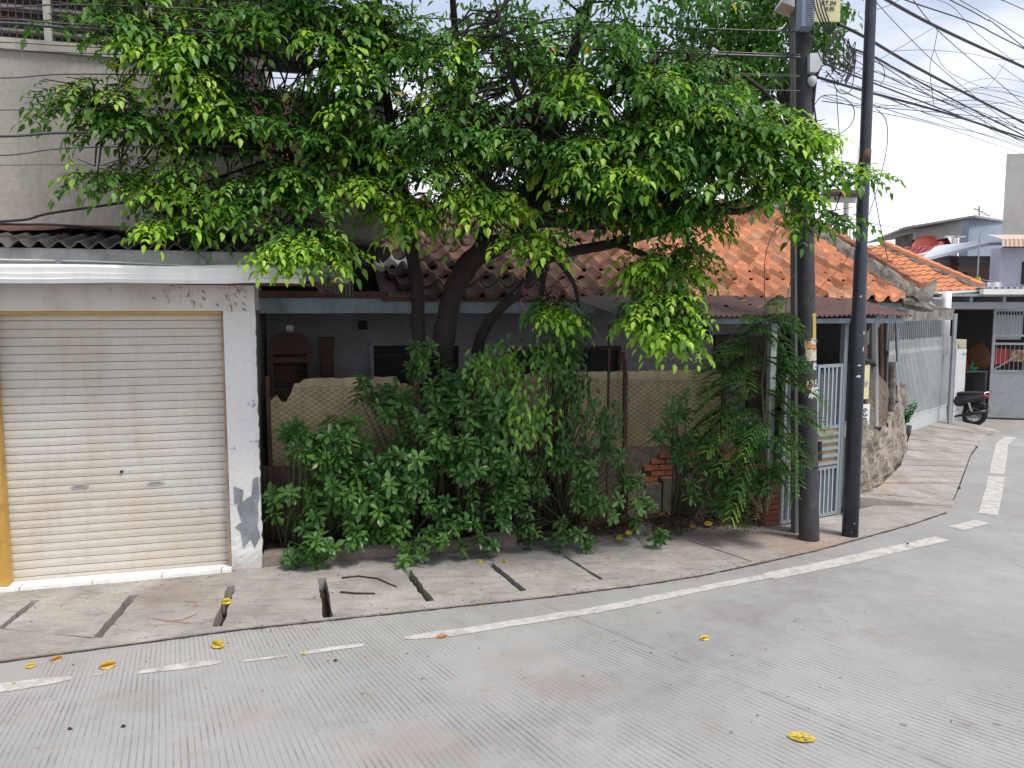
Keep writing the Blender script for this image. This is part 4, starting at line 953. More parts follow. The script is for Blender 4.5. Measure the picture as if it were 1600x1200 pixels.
for sg in (-1, 1):
    mb = MB(BF); mb.tube([(1.02, .2*sg, 1.04), (1.02, .25*sg, 1.18)], .007, 5); mb.box((1.0, .20*sg if sg > 0 else -.32, 1.16), (1.02, .32*sg if sg > 0 else -.20, 1.23)); obj('mirror', mb, MW['bikeb'], bk)

bk.scale = (.88, .88, .88); bk.location.x -= .06
# ============================================================ HOUSES BEHIND
def tiled_patch(mb, O, U, V, nu, nv, wd, ln, inside, cols, hgt=.02, noise=.12):
    Nn = U.cross(V).normalized()
    if Nn.z < 0: Nn = -Nn
    F = lambda s, d, z: O+U*s+V*d+Nn*z
    for j in range(nv):
        for i in range(nu):
            s, d = i*wd, j*ln
            if not inside(s+wd/2, d+ln/2): continue
            c = Vector(cols)*random.uniform(1-noise, 1+noise)
            tile(mb, F, s, d, wd, ln, tuple(c), hgt, nu=6, lift=.03)
def tri_in(P, poly):
    def f(s, d):
        r = False; n = len(poly)
        for i in range(n):
            (x1, y1), (x2, y2) = poly[i], poly[(i+1) % n]
            if (y1 > d) != (y2 > d) and s < (x2-x1)*(d-y1)/(y2-y1)+x1: r = not r
        return r
    return f
def hip(label, name, el, er, ap, ap2, mat, col, wallmat, wd=.2, ln=.24, drop=.04):
    t = thing(name, label, 'house', ((el.x+er.x)/2, el.y, 0))
    U = (er-el).normalized(); V = (ap-el); V = (V-U*V.dot(U)).normalized()
    c2 = lambda p: ((p-el).dot(U), (p-el).dot(V))
    poly = [c2(el), c2(er), c2(ap), c2(ap2)]
    mb = MB(); L = (er-el).length; Hh = c2(ap)[1]
    tiled_patch(mb, el, U, V, int(L/wd)+16, int(Hh/ln)+2, wd, ln, tri_in(None, poly), col)
    obj('tile_roof', mb, mat, t)
    nb = U.cross(V).normalized(); nb = nb if nb.z > 0 else -nb
    mb = MB(); mb.prism([tuple(p-nb*drop) for p in (el, er, ap, ap2)], tuple(-nb*.05)); obj('roof_deck', mb, MW['cement'], t)
    mb = MB(); n = int((ap-er).length/.3)
    for i in range(n):
        a = er.lerp(ap, i/n); b_ = er.lerp(ap, (i+1.08)/n); mb.cc = tuple(Vector(col)*random.uniform(.85, 1.15)); mb.tube([tuple(a+Vector((0, 0, .07))), tuple(b_+Vector((0, 0, .05)))], .085, 8)
    mb.cc = None; obj('hip_tile', mb, mat, t)
    mb = MB(); mb.tube([tuple(er+Vector((-.06, -.02, -.0))), tuple(ap+Vector((-.08, -.02, -.02)))], .06, 6); obj('mortar_bed', mb, MW['cement'], t)
    mb = MB(); y = el.y+.7; mb.box((el.x, y, 0), (er.x-.6, y+5, el.z-.1)); obj('wall', mb, wallmat, t)
    mb = MB(); mb.beam(tuple(el-Vector((0, .03, .03))), tuple(er-Vector((0, .03, .03))), .05, .05); obj('eaves_board', mb, MW['gutter'], t)
    return t
hip('house with bright new orange hipped tile roof above the carport', 'orange_roof_house', at(1330, 462, 17), at(1536, 452, 17), at(1380, 384, 19.8), at(1300, 384, 19.8), MW['tile_new'], (.60, .25, .12), MW['grey_dark'])
t = hip('house with dull maroon metal tile roof behind the orange roof', 'maroon_roof_house', at(1340, 420, 22.5), at(1452, 411, 22.5), at(1470, 384, 24.2), at(1340, 376, 24.2), MW['tile_new'], (.33, .07, .075), MW['grey_dark'], drop=.3)
mb = MB(); mb.beam(tuple(at(1432, 402, 22.2)), tuple(at(1475, 390, 24)), .12, .12); obj('white_trim', mb, MW['white_roof'], t)

# house with loft, orange tank, antenna
bh = thing('blue_grey_house', 'far upper storey with grey front and pale blue side wall under a flat roof', 'house', tuple(Vector((at(1515, 400, 26).x, 26, 0))))
A, B, Cc_ = at(1431, 358, 28.5), at(1515, 341, 26), at(1580, 348, 30)
zb = at(1500, 410, 27).z-1.5
def wallq(p, q, z0a, z1a, z0b, z1b, th=(0, .2, 0)):
    mb.prism([(p.x, p.y, z0a), (q.x, q.y, z0b), (q.x, q.y, z1b), (p.x, p.y, z1a)], th)
mb = MB(); e = lambda t: A.lerp(B, t)
zt0, zt1 = A.z, B.z; h0 = at(1437, 374, 28.5).z; h1 = at(1513, 352, 26).z-.05
wallq(A, B, h0-.15, zt0, h1-.25, zt1); p1, p2 = e(.0), e(.10); wallq(p1, p2, zb, h0, zb, h0); p1, p2 = e(.90), e(1); wallq(p1, p2, zb, h1, zb, h1)
obj('front_wall', mb, MW['far_gr'], bh)
mb = MB(); wallq(B, Cc_, zb, zt1, zb, Cc_.z, (-.05, .2, 0)); obj('side_wall', mb, MW['far_bl'], bh)
mb = MB(); mb.prism([tuple(A+Vector((-.5, -.2, .0))), tuple(B+Vector((0, -.3, .0))), tuple(Cc_), tuple(A+Vector((1, 6, 0)))], (0, 0, .07)); obj('flat_roof', mb, MW['far_gr'], bh)
mb = MB(); D = Vector((.3, 2.0, 0)); mb.prism([(A.x+.3, A.y+2, zb), (B.x, B.y+2, zb), (B.x, B.y+2, B.z-.1), (A.x+.3, A.y+2, A.z-.1)], (0, .1, 0)); obj('inner_wall', mb, MW['grey_dark'], bh)  # dark colour stands for the unlit inside of the loft
mb = MB(); q = at(1455, 388, 28); r_ = .62
mb.tube([(q.x, q.y, q.z-.8), (q.x, q.y, q.z-.6), (q.x, q.y, q.z+.15), (q.x, q.y, q.z+.38), (q.x, q.y, q.z+.45)], [r_, r_, r_, r_*.8, r_*.3], 20); obj('water_tank', mb, MW['tank'], None, label='orange red plastic water tank in the open loft of the blue grey house', cat='water tank', smooth=True)
an = thing('tv_antenna', 'thin rooftop television antenna above the blue grey house', 'antenna', tuple(at(1530, 345, 27)))
mb = MB(); a, b_ = at(1530, 345, 27), at(1530, 322, 27); mb.tube([tuple(a), tuple(b_)], .03, 5); obj('mast', mb, MW['grey_metal'], an)
mb = MB(); mb.tube([tuple(at(1522, 325, 27)), tuple(at(1547, 338, 27.5))], .02, 4)
for u, v in ((1525, 327), (1531, 330), (1537, 333), (1543, 336)): mb.tube([tuple(at(u-7, v+1, 27)), tuple(at(u+8, v-1, 27.3))], .016, 4)
obj('elements', mb, MW['grey_metal'], an)
mb = MB(); q = at(1494, 372, 24); mb.box((q.x-.07, 24, q.z-2.5), (q.x+.07, 24.14, q.z+.05)); mb.box((q.x-.3, 24, q.z+.02), (q.x+.3, 24.1, q.z+.07)); obj('roof_standpipe', mb, MW['gutter'], None, label='white standpipe on the roof in front of the blue grey house', cat='pipe')
# white sheet roof with house beneath
pkh = thing('pink_house', 'two storey house with salmon band, dark window and white sheet roof', 'house', tuple(Vector((at(1520, 450, 21).x, 21.3, 0))))
mb = MB(); P = [at(1438, 405, 20.5), at(1545, 379, 20.5), at(1572, 378, 20.8), at(1572, 372, 23), at(1462, 384, 24)]
mb.prism([tuple(p) for p in P], (0, 0, -.08)); obj('sheet_roof', mb, MW['white_roof'], pkh)
xL, xR = at(1436, 430, 21.3).x, at(1600, 430, 21.3).x+3
zc = at(1500, 412, 21.3).z; zd = at(1500, 432, 21.3).z
mb = MB(); mb.box((xL, 21.3, zd), (xR, 21.6, at(1500, 400, 21.3).z)); mb.prism([(xL, 21.3, 2.2), (xL, 21.3, zd), (xL+.001, 24, zd), (xL+.001, 24, 2.2)], (.1, 0, 0)); obj('upper_wall', mb, MW['far_gr'], pkh)
mb = MB(); mb.box((xL, 21.2, zd-.05), (xR, 21.3, zd+.25)); mb.box((xL, 21.1, zd-.15), (xR, 21.32, zd-.05)); obj('salmon_band', mb, MW['far_or'], pkh)
mb = MB(); mb.box((xL, 21.33, 1.5), (xR, 21.6, zd-.06)); obj('lower_wall', mb, MW['far_or'], pkh)
a, b_ = at(1521, 418, 21.2), at(1564, 440, 21.2)
mb = MB(); mb.box((a.x, 21.28, b_.z), (b_.x, 21.329, a.z)); obj('window', mb, MW['glass'], pkh)
for u in (1493, 1508):
    mb = MB(); q = at(u, 400 if u < 1500 else 425, 20.9); mb.box((q.x-.07, 20.9, 2.6), (q.x+.07, 21.0, q.z)); obj('balcony_post', mb, MW['brown'], pkh)
mb = MB(); mb.beam(tuple(at(1485, 402, 20.9)), tuple(at(1498, 414, 20.9)), .06, .06); obj('brace', mb, MW['brown'], pkh)
# lilac column, striped awning, grey tower
tw = thing('grey_tower', 'tall plain grey block rising at the right edge of the picture', 'building', tuple(Vector((at(1590, 300, 19.6).x+1, 20, 0))))
q = at(1573, 240, 19.6); mb = MB(); mb.prism([(q.x, 19.6, at(1573, 380, 19.6).z), (q.x+7, 19.6, at(1573, 380, 19.6).z), (q.x+10, 24, at(1573, 380, 19.6).z), (q.x+2.9, 24, at(1573, 380, 19.6).z)], (0, 0, q.z-at(1573, 380, 19.6).z)); obj('wall', mb, MW['far_gr'], tw)
lh = at(1572, 386, 19)
mb = MB(); mb.box((lh.x, 19.2, 2.7), (lh.x+5, 19.6, lh.z)); obj('lilac_wall', mb, MW['lilac'], tw)
mb = MB(); mb.box((lh.x+.55, 19.15, 3.05), (lh.x+2, 19.2, 3.6)); obj('window', mb, MW['black'], tw)
aw = thing('striped_awning', 'short orange and white striped awning valance on the grey tower', 'awning', tuple(at(1568, 380, 18.7)))
a = at(1567, 374, 18.7)
for nm, mt, off in (('white_stripes', MW['stripe'], 0), ('orange_stripes', MW['stripeo'], 1)):
    mb = MB()
    for i in range(60):
        if i % 2 == off: mb.prism([(a.x+i*.052, 18.7, a.z-.17), (a.x+i*.052+.052, 18.7, a.z-.17), (a.x+i*.052+.052, 18.72, a.z), (a.x+i*.052, 18.72, a.z)], (0, .02, 0)); mb.prism([(a.x+i*.052, 18.745, a.z), (a.x+i*.052+.052, 18.745, a.z), (a.x+i*.052+.052, 19.3, a.z+.15), (a.x+i*.052, 19.3, a.z+.15)], (0, 0, .02))
    obj(nm, mb, mt, aw)
# washing line
mb = MB(); mb.tube([tuple(at(1533, 437, 18.3)), tuple(at(1565, 442, 18.3))], .012, 5); obj('drying_pole', mb, MW['beige_slat'], None, label='bamboo drying pole in front of the dark window of the salmon house', cat='pole')
def cloth(u0, v0, u1, v1, Y, mat, lab, name):
    a, b_ = at(u0, v0, Y), at(u1, v1, Y); mb = MB()
    mb.grid(lambda i, j: (a.x+(b_.x-a.x)*i*(.8+.2*j), Y+.04*math.sin(i*9+j), a.z+(b_.z-a.z)*j), 10, 6); return obj(name, mb, mat, None, label=lab, cat='laundry', solid=.02)
cloth(1525, 433, 1533, 446, 18.3, MW['yellow_c'], 'yellow garment hanging on the drying pole', 'hanging_garment')
cloth(1543, 441, 1570, 455, 18.2, MW['sticker'], 'white cloth hung to dry above the carport roof', 'hanging_cloth'); cloth(1539, 440, 1544, 451, 18.25, MW['bluecl'], 'blue towel hanging at the left edge of the white cloth', 'hanging_towel')
mb = MB(); q = at(1531, 365, 19); mb.tube([(q.x, 19, 2.9), (q.x, 19, q.z), (q.x+.15, 19, q.z+.15)], .018, 5); obj('thin_mast', mb, MW['grey_metal'], None, label='thin bare mast standing behind the carport gutter', cat='mast')
# balcony behind the tiled house
bl = thing('roof_balcony', 'white framed roof balcony with brown awning behind the tiled house', 'balcony', tuple(Vector((at(1310, 350, 13).x, 13.5, 0))))
def bm(u0, v0, u1, v1, w_, h_, Y0=13, Y1=13, m='gutter', nm='frame'):
    mb = MB(); mb.beam(tuple(at(u0, v0, Y0)), tuple(at(u1, v1, Y1)), w_, h_); return obj(nm, mb, MW[m], bl)
bm(1286, 303, 1338, 306, .8, .05, m='purple', nm='awning'); bm(1280, 311, 1344, 313, .08, .09); bm(1322, 314, 1322, 372, .06, .06, nm='post'); bm(1341, 300, 1341, 380, .05, .05, nm='post'); bm(1256, 350, 1346, 352, .03, .03, nm='handrail')
mb = MB()
for i in range(16): mb.beam(tuple(at(1256+i*6, 350, 13)), tuple(at(1256+i*6, 384, 13)), .015, .015)
obj('balusters', mb, MW['grey_metal'], bl)
mb = MB(); q = at(1250, 378, 13.2); mb.box((q.x-4, 13.1, 0), (q.x+1.1, 16, q.z-.25)); obj('wall', mb, MW['far_gr'], bl)

# background closing the horizon on both sides, as low plain houses
def far_block(x0, x1, y0, y1, z, col, lab):
    mb = MB(); mb.box((x0, y0, -.1), (x1, y1, z)); mb.box((x0-.15, y0-.15, z), (x1+.15, y1+.15, z+.12)); t_ = obj('plain_house', mb, col, None, label=lab, cat='house')
far_block(-22, -4, 30, 40, 4.2, MW['far_gr'], 'plain low grey house far behind the tree')
# ============================================================ POLES
wp_ = thing('utility_pole', 'round weathered utility pole pasted with torn stickers at the pavement edge', 'utility pole', (3.10, 7.85, 0))
def px_x(u, v, Y): return at(u, v, Y).x
mb = MB(); zs = [0, .02, .5, 1.2, 2.2, 3.5, 5.0, 7.2]
ct = [(px_x(1264, 848, 7.85)+(px_x(1255, 100, 7.85)-px_x(1264, 848, 7.85))*z/4.85) for z in zs]
mb.tube([(x, 7.85, z+.015) for x, z in zip(ct, zs)], [.102, .102, .100, .094, .088, .08, .075, .07], 20); obj('shaft', mb, MW['wood_pole'], wp_, smooth=True)
def pole_at(v): z = at(1260, v, 7.85).z; i = z/4.85; return px_x(1264, 848, 7.85)+(px_x(1255, 100, 7.85)-px_x(1264, 848, 7.85))*i, z
def wrap(nm, v0, v1, a0, a1, mat, j=0, r=.096):   # paper wrapped on the pole between angles (deg from facing camera, + = right)
    x, z1 = pole_at(v0); x2, z0 = pole_at(v1); mb = MB()
    rr = .100 if z0 < .7 else .094 if z0 < 1.6 else .0895
    def f(a, b):
        an_ = R(a0+(a1-a0)*a) ; k = j*(random.random()-.5)
        return (x+(x2-x)*(1-b)+rr*math.sin(an_+k*.3)+.0, 7.85-rr*math.cos(an_), z0+(z1-z0)*b+k*.05)
    mb.grid(f, 12, 6); return obj(nm, mb, mat, wp_, solid=.002)
wrap('yellow_band', 490, 532, 20, 90, MW['yellow_p'], .3); wrap('orange_sticker', 532, 544, -35, 65, MW['orange_p'])
s1_ = wrap('white_sticker', 528, 537, 10, 75, MW['sticker'], r=.1); wrap('cream_poster', 545, 563, -30, 80, MW['cream_p'], .25); s2_ = wrap('white_sticker', 566, 577, 20, 85, MW['sticker'])
wrap('torn_poster', 594, 602, -20, 60, MW['cream_p'], .8); wrap('red_scrap', 603, 609, -40, 5, MW['red_p'], .9); wrap('white_scrap', 604, 620, -5, 70, MW['sticker'], 1.2); wrap('cable_tie', 726, 731, -15, 80, MW['sticker'], .2)
for v in (533, 572):
    x, z = pole_at(v); an_ = R(48); rr = .0965; c = Vector((x+rr*math.sin(an_), 7.85-rr*math.cos(an_), z)); text('blue_lettering', 'MODAL', MW['bluetext'], wp_, tuple(c), .026, (math.cos(an_), math.sin(an_), 0), (0, 0, 1), .001)
x, z = pole_at(728.5); an_ = R(35); c = Vector((x+.1*math.sin(an_), 7.85-.1*math.cos(an_), z)); text('black_lettering', 'BMSDP', MW['blackink'], wp_, tuple(c), .028, (math.cos(an_), math.sin(an_), 0), (0, 0, 1), .001)
cpole = thing('concrete_pole', 'square grey concrete pole standing just behind the round pole', 'utility pole', (2.98, 8.1, 0))
mb = MB(); a, b_ = at(1246, 820, 8.12), at(1238, 0, 8.12); mb.beam((a.x+.02, 8.12, 0), (b_.x+.01, 8.12, 7.0), .13, .13, up=(0, 1, 0)); obj('shaft', mb, MW['conc_pole'], cpole)
mb = MB(); mb.prism([tuple(at(1222, 3, 8.0)), tuple(at(1250, 14, 8.0)), tuple(at(1250, 2, 8.0)), tuple(at(1226, -6, 8.0))], (0, .25, 0)); obj('bracket', mb, MW['white_roof'], cpole)
bx = thing('junction_box', 'ribbed grey green cable junction box hanging on the round pole', 'junction box', tuple(at(1263, 42, 7.6)))
a, b_ = at(1254, -30, 7.62), at(1271, 42, 7.62); mb = MB(); mb.box((a.x, 7.6, b_.z), (b_.x, 7.76, a.z)); obj('case', mb, MW['far_bl'], bx)
mb = MB()
for i in range(24): z = b_.z+.02+i*.02; mb.box((a.x+.04, 7.59, z), (b_.x-.015, 7.6, z+.008))
obj('ribs', mb, MW['grey_metal'], bx)
a, b_ = at(1271, -40, 7.7), at(1311, 35, 7.7); mb = MB(); mb.box((a.x, 7.68, b_.z), (b_.x, 7.70, a.z)); sg = obj('street_plate', mb, MW['sign_y'], None, label='pale yellow metal plate lettered RT.04 hung beside the junction box', cat='sign')
text('lettering', 'RT.04', MW['blackink'], sg, tuple(at(1295, 5, 7.68)+Vector((0, -.004, 0))), .058, (1, 0, 0), (0, 0, 1)); text('lettering', 'II.05', MW['blackink'], sg, tuple(at(1297, 14, 7.68)+Vector((0, -.004, 0))), .048, (1, 0, 0), (0, 0, 1))
dv = thing('cable_terminal', 'pale grey tapered cable terminal clipped to the right of the round pole', 'cable terminal', tuple(at(1276, 122, 7.75)))
mb = MB(); mb.prism([tuple(at(*q, 7.7)) for q in ((1266, 83), (1285, 82), (1285, 100), (1278, 112), (1266, 112))], (0, .08, 0)); obj('housing', mb, MW['white_roof'], dv)
mb = MB(); q = at(1269, 128, 7.74); mb.tube([tuple(q+Vector((0, 0, .06))), tuple(q+Vector((0, 0, .04))), tuple(q), tuple(q-Vector((0, 0, .04)))], [.015, .04, .045, .02], 10); obj('bulb_end', mb, MW['white_roof'], dv, smooth=True)
bq = thing('black_steel_pole', 'tall stepped black steel pole standing on the pavement right of the round pole', 'utility pole', (3.59, 7.98, 0))
xb, xt = px_x(1328, 838, 7.98), px_x(1361, 0, 7.98); zz_ = [.015, 2.28, 2.34, 3.0, 3.04, 5.5, 7.0]
xx = [xb+(xt-xb)*z/5.5 for z in zz_]; mb = MB(); mb.tube([(x, 7.98, z) for x, z in zip(xx, zz_)], [.082, .078, .068, .066, .058, .052, .05], 20); obj('shaft', mb, MW['black_pole'], bq, smooth=True)
mb = MB(); k = xb+(xt-xb)*3.95/5.5; mb.tube([(k, 7.98, 3.88), (k+.004, 7.98, 4.02)], .0575, 20); obj('rusty_band', mb, MW['rust'], bq, smooth=True)
for v, u, w_, h_ in ((463, 1346, .018, .03), (571, 1342, .04, .02), (588, 1341, .05, .035), (520, 1350, .012, .05), (545, 1349, .012, .07), (818, 1335, .012, .012), (832, 1331, .012, .012)):
    z = at(u, v, 7.9).z; cx = xb+(xt-xb)*z/5.5; rr = .080 if z < 2.28 else .066; dx = max(-.95, min(.95, (px_x(u, v, 7.9)-cx)/rr)); an_ = math.asin(dx); mb = MB()
    mb.poly([(cx+(rr+.0015)*math.sin(an_+q*w_/rr), 7.98-(rr+.0015)*math.cos(an_+q*w_/rr), z+r_*h_*random.uniform(.6, 1)) for q, r_ in ((-.5, -.5), (.1, -.3), (.5, -.5), (.4, .5), (-.2, .3))]); obj('paint_chip', mb, MW['sticker'], bq)
# ============================================================ CABLES
def cable(P, r, lab, grp, white=False, name='overhead_cable', sub=6):
    pts = [at(u, v, Y) for u, v, Y in P]; Q = []
    n = len(pts)
    for i in range(n-1):        # Catmull-Rom
        p0, p1, p2, p3 = pts[max(i-1, 0)], pts[i], pts[i+1], pts[min(i+2, n-1)]
        for k in range(sub):
            t = k/sub; Q.append(.5*((2*p1)+(p2-p0)*t+(2*p0-5*p1+4*p2-p3)*t*t+(3*p1-p0-3*p2+p3)*t**3))
    Q.append(pts[-1]); mb = MB(); mb.tube([tuple(q) for q in Q], r, 5, cap=False)
    return obj(name, mb, MW['white_cable' if white else 'cable'], None, label=lab, cat='cable', group=grp)
gL = 'cables strung across the cement wall into the tree'; gR = 'overhead cables fanning right from the poles'
for ci, (y0, y1, ym, r) in enumerate(((12, 20, 8, .006), (36, 60, 46, .012), (30, 56, 40, .007), (78, 90, 84, .004), (66, 88, 74, .004), (122, 112, 116, .005), (172, 166, 170, .004), (213, 196, 207, .011), (243, 205, 230, .005), (258, 256, 258, .003))):
    cable([(-260, y0-4, 5.3), (0, y0, 5.8), (150, ym, 6.1), (600, (ym+y1)/2+12, 7.0), (1250, y1+30, 7.75)], r, ['black cable topmost of those leaving the left edge over the barred window', 'thick black cable slanting down over the barred window into the tree', 'thin black cable just above the thick one over the barred window', 'thin cable under the barred windows, lower of the close pair', 'thin cable under the barred windows, upper of the close pair', 'thin cable alone between the close pair and the middle of the cement wall', 'thin cable next above the thick one on the cement wall', 'thick dark cable running level across the middle of the cement wall', 'thin cable next below the thick one on the cement wall', 'hair thin lowest level cable on the cement wall'][ci], gL)
cable([(-200, 352, 6.2), (20, 345, 6.4), (80, 333, 6.5), (250, 305, 6.9), (420, 250, 7.3)], .011, 'slanting black cable just above the garage roof', gL)
cable([(-200, 340, 6.2), (0, 350, 6.4), (100, 352, 6.5), (235, 366, 6.9), (330, 372, 7.0)], .010, 'sagging black cable lying along the garage roof', gL)
RC = [([(1362, -14, 7.98), (1460, 40, 9), (1600, 105, 10.5), (1900, 240, 14)], .022), ([(1310, 38, 7.8), (1355, 60, 8.2), (1450, 115, 9.3), (1600, 192, 11.5), (1800, 290, 15)], .020),
      ([(1282, 97, 7.75), (1350, 124, 8.4), (1475, 172, 10), (1600, 220, 12), (1800, 290, 15)], .011), ([(1278, 121, 7.75), (1350, 142, 8.4), (1475, 176, 10), (1600, 216, 12), (1800, 280, 15)], .018),
      ([(1325, 73, 7.8), (1370, 92, 8.3), (1450, 135, 9.3), (1600, 212, 11.5), (1800, 310, 15)], .012), ([(1330, 78, 7.8), (1370, 97, 8.3), (1450, 147, 9.3), (1520, 180, 10.2), (1600, 224, 11.5), (1800, 330, 15)], .006),
      ([(1380, -20, 8), (1415, 0, 8.5), (1525, 38, 10), (1600, 76, 11), (1900, 220, 15)], .010), ([(1430, -30, 8), (1485, 0, 8.7), (1540, 30, 9.6), (1600, 74, 10.8), (1900, 320, 15)], .008),
      ([(1440, -40, 8), (1500, 0, 8.7), (1600, 60, 10.5), (1900, 250, 15)], .006), ([(1500, -40, 8), (1565, 0, 9), (1600, 15, 9.6), (1900, 150, 14)], .006),
      ([(1420, -20, 8), (1427, 0, 8.2), (1465, 47, 8.8), (1525, 100, 10), (1600, 163, 11.5), (1900, 420, 18)], .006), ([(1362, -12, 7.98), (1373, 8, 8.2), (1450, 88, 9), (1510, 140, 10), (1590, 200, 11.5), (1800, 340, 16)], .005),
      ([(1285, 158, 7.8), (1350, 166, 8.3), (1450, 174, 9.5), (1600, 187, 11.5), (1900, 205, 16)], .006), ([(1285, 152, 7.8), (1360, 173, 8.3), (1465, 196, 9.5), (1600, 241, 11.5), (1900, 340, 16)], .004),
      ([(1390, 154, 8.3), (1475, 188, 9.6), (1600, 232, 11.5), (1900, 330, 16)], .004), ([(1370, 110, 8.1), (1440, 145, 9), (1530, 185, 10.3), (1600, 228, 11.5), (1900, 350, 16)], .004),
      ([(1395, 80, 8.3), (1450, 78, 8.6), (1515, 84, 9.5), (1560, 93, 10.2), (1600, 92, 10.8), (1800, 80, 13)], .0035), ([(1458, 44, 9), (1390, 84, 8.4), (1310, 130, 7.9)], .004),
      ([(1465, 48, 9), (1460, 75, 9), (1453, 105, 9), (1456, 140, 9), (1460, 168, 9.2)], .0045), ([(1480, 174, 9.6), (1500, 169, 9.6), (1550, 162, 10.5), (1620, 157, 11.5)], .004),
      ([(1572, 95, 10), (1560, 115, 9.9), (1545, 133, 9.8), (1536, 137, 9.7), (1480, 110, 9.3), (1460, 78, 9)], .0035), ([(1465, 0, 9), (1490, 12, 9.2), (1525, 50, 9.8), (1570, 85, 10.5), (1620, 120, 11)], .004),
      ([(1290, 60, 7.75), (1330, 90, 8), (1385, 120, 8.5), (1480, 160, 9.7), (1600, 205, 12)], .005), ([(1357, 348, 8.5), (1395, 355, 10), (1432, 360, 12)], .005),
      ([(1560, 100, 10.2), (1600, 128, 10.8), (1700, 190, 12)], .004), ([(1350, 20, 8), (1390, 8, 8.3), (1420, -10, 8.5)], .004)]
for q_ in range(12):
    y0_ = random.uniform(60, 160); y1_ = random.uniform(120, 245); RC.append(([(random.uniform(1275, 1320), y0_, 7.8), (1370, y0_+random.uniform(12, 30), 8.3), (1470, (y0_+y1_)/2+random.uniform(5, 22), 9.6), (1600, y1_, 11.5), (1850, y1_+random.uniform(80, 130), 16)], random.choice((.003, .004, .005))))
for ri, (P, r) in enumerate(RC):
    r *= .8
    thick = r > .012
    cable(P, r, {0: 'thickest bundled cable, sweeping from the black pole top to the right edge', 1: 'thick bundled cable leaving the junction box behind the black pole to the right edge', 3: 'thick bundled cable leaving the grey cable terminal, lowest of the thick ones'}.get(ri, 'thick bundled cable crossing the sky') if thick else 'thin wire among the tangle fanning right across the sky', gR + (' thick' if thick else ''))
gD = 'loose wires drooping beside the poles'
for P, r in (([(1268, 140, 7.8), (1274, 180, 7.9), (1283, 240, 8.2), (1290, 285, 8.4), (1297, 310, 9)], .009), ([(1307, 140, 7.9), (1310, 190, 8), (1315, 250, 8.6), (1318, 275, 9)], .004), ([(1369, 170, 8), (1383, 185, 8), (1387, 210, 8), (1384, 240, 8), (1372, 290, 8.1), (1358, 335, 8.2)], .0045),
             ([(1272, 185, 7.8), (1282, 202, 7.8), (1303, 211, 7.8), (1325, 200, 7.8), (1335, 180, 7.8), (1330, 162, 7.8), (1310, 150, 7.8), (1285, 150, 7.8), (1272, 165, 7.8)], .0045), ([(1363, 280, 8), (1375, 350, 8.2), (1388, 408, 8.8)], .005), ([(1368, 90, 8), (1380, 105, 8), (1382, 120, 8), (1376, 132, 8)], .0035),
             ([(1341, 232, 7.95), (1340, 280, 7.95), (1338, 480, 8.05)], .004), ([(1290, 110, 7.7), (1310, 130, 7.7), (1320, 115, 7.7), (1335, 95, 7.8), (1330, 140, 7.8), (1312, 145, 7.7), (1300, 125, 7.7)], .005), ([(1242, 430, 7.75), (1235, 440, 7.7), (1226, 500, 7.7), (1228, 550, 7.7)], .004),
             ([(1270, 30, 7.6), (1275, 70, 7.6), (1290, 100, 7.65), (1315, 90, 7.7), (1335, 105, 7.7), (1325, 60, 7.7)], .006), ([(1265, 470, 7.7), (1290, 440, 7.7), (1325, 400, 8.1), (1360, 300, 8.3)], .003), ([(1195, 470, 7.7), (1196, 400, 7.7), (1215, 345, 7.8)], .004)):
    cable(P, r, 'loose black wire drooping beside the two poles', gD)
for k in range(4):
    o_ = k*5; cable([(1268+o_, -20, 7.55), (1273+o_, 10, 7.52), (1282+o_*.9, 34, 7.52), (1294+o_*.6, 52, 7.55), (1306, 50-k, 7.6), (1318+k, 58+k*3, 7.75)], .007, 'black cable looping down past the yellow street plate', 'cables looping by the street plate')
for k in range(6):
    q = random.random; cable([(1300+14*q(), 50+20*q(), 7.7), (1285+30*q(), 75+25*q(), 7.7), (1300+30*q(), 90+30*q(), 7.75), (1310+30*q(), 60+30*q(), 7.75), (1330+8*q(), 80+20*q(), 7.8), (1320, 110+30*q(), 7.8)], .005, 'loose black wire drooping beside the two poles', gD)

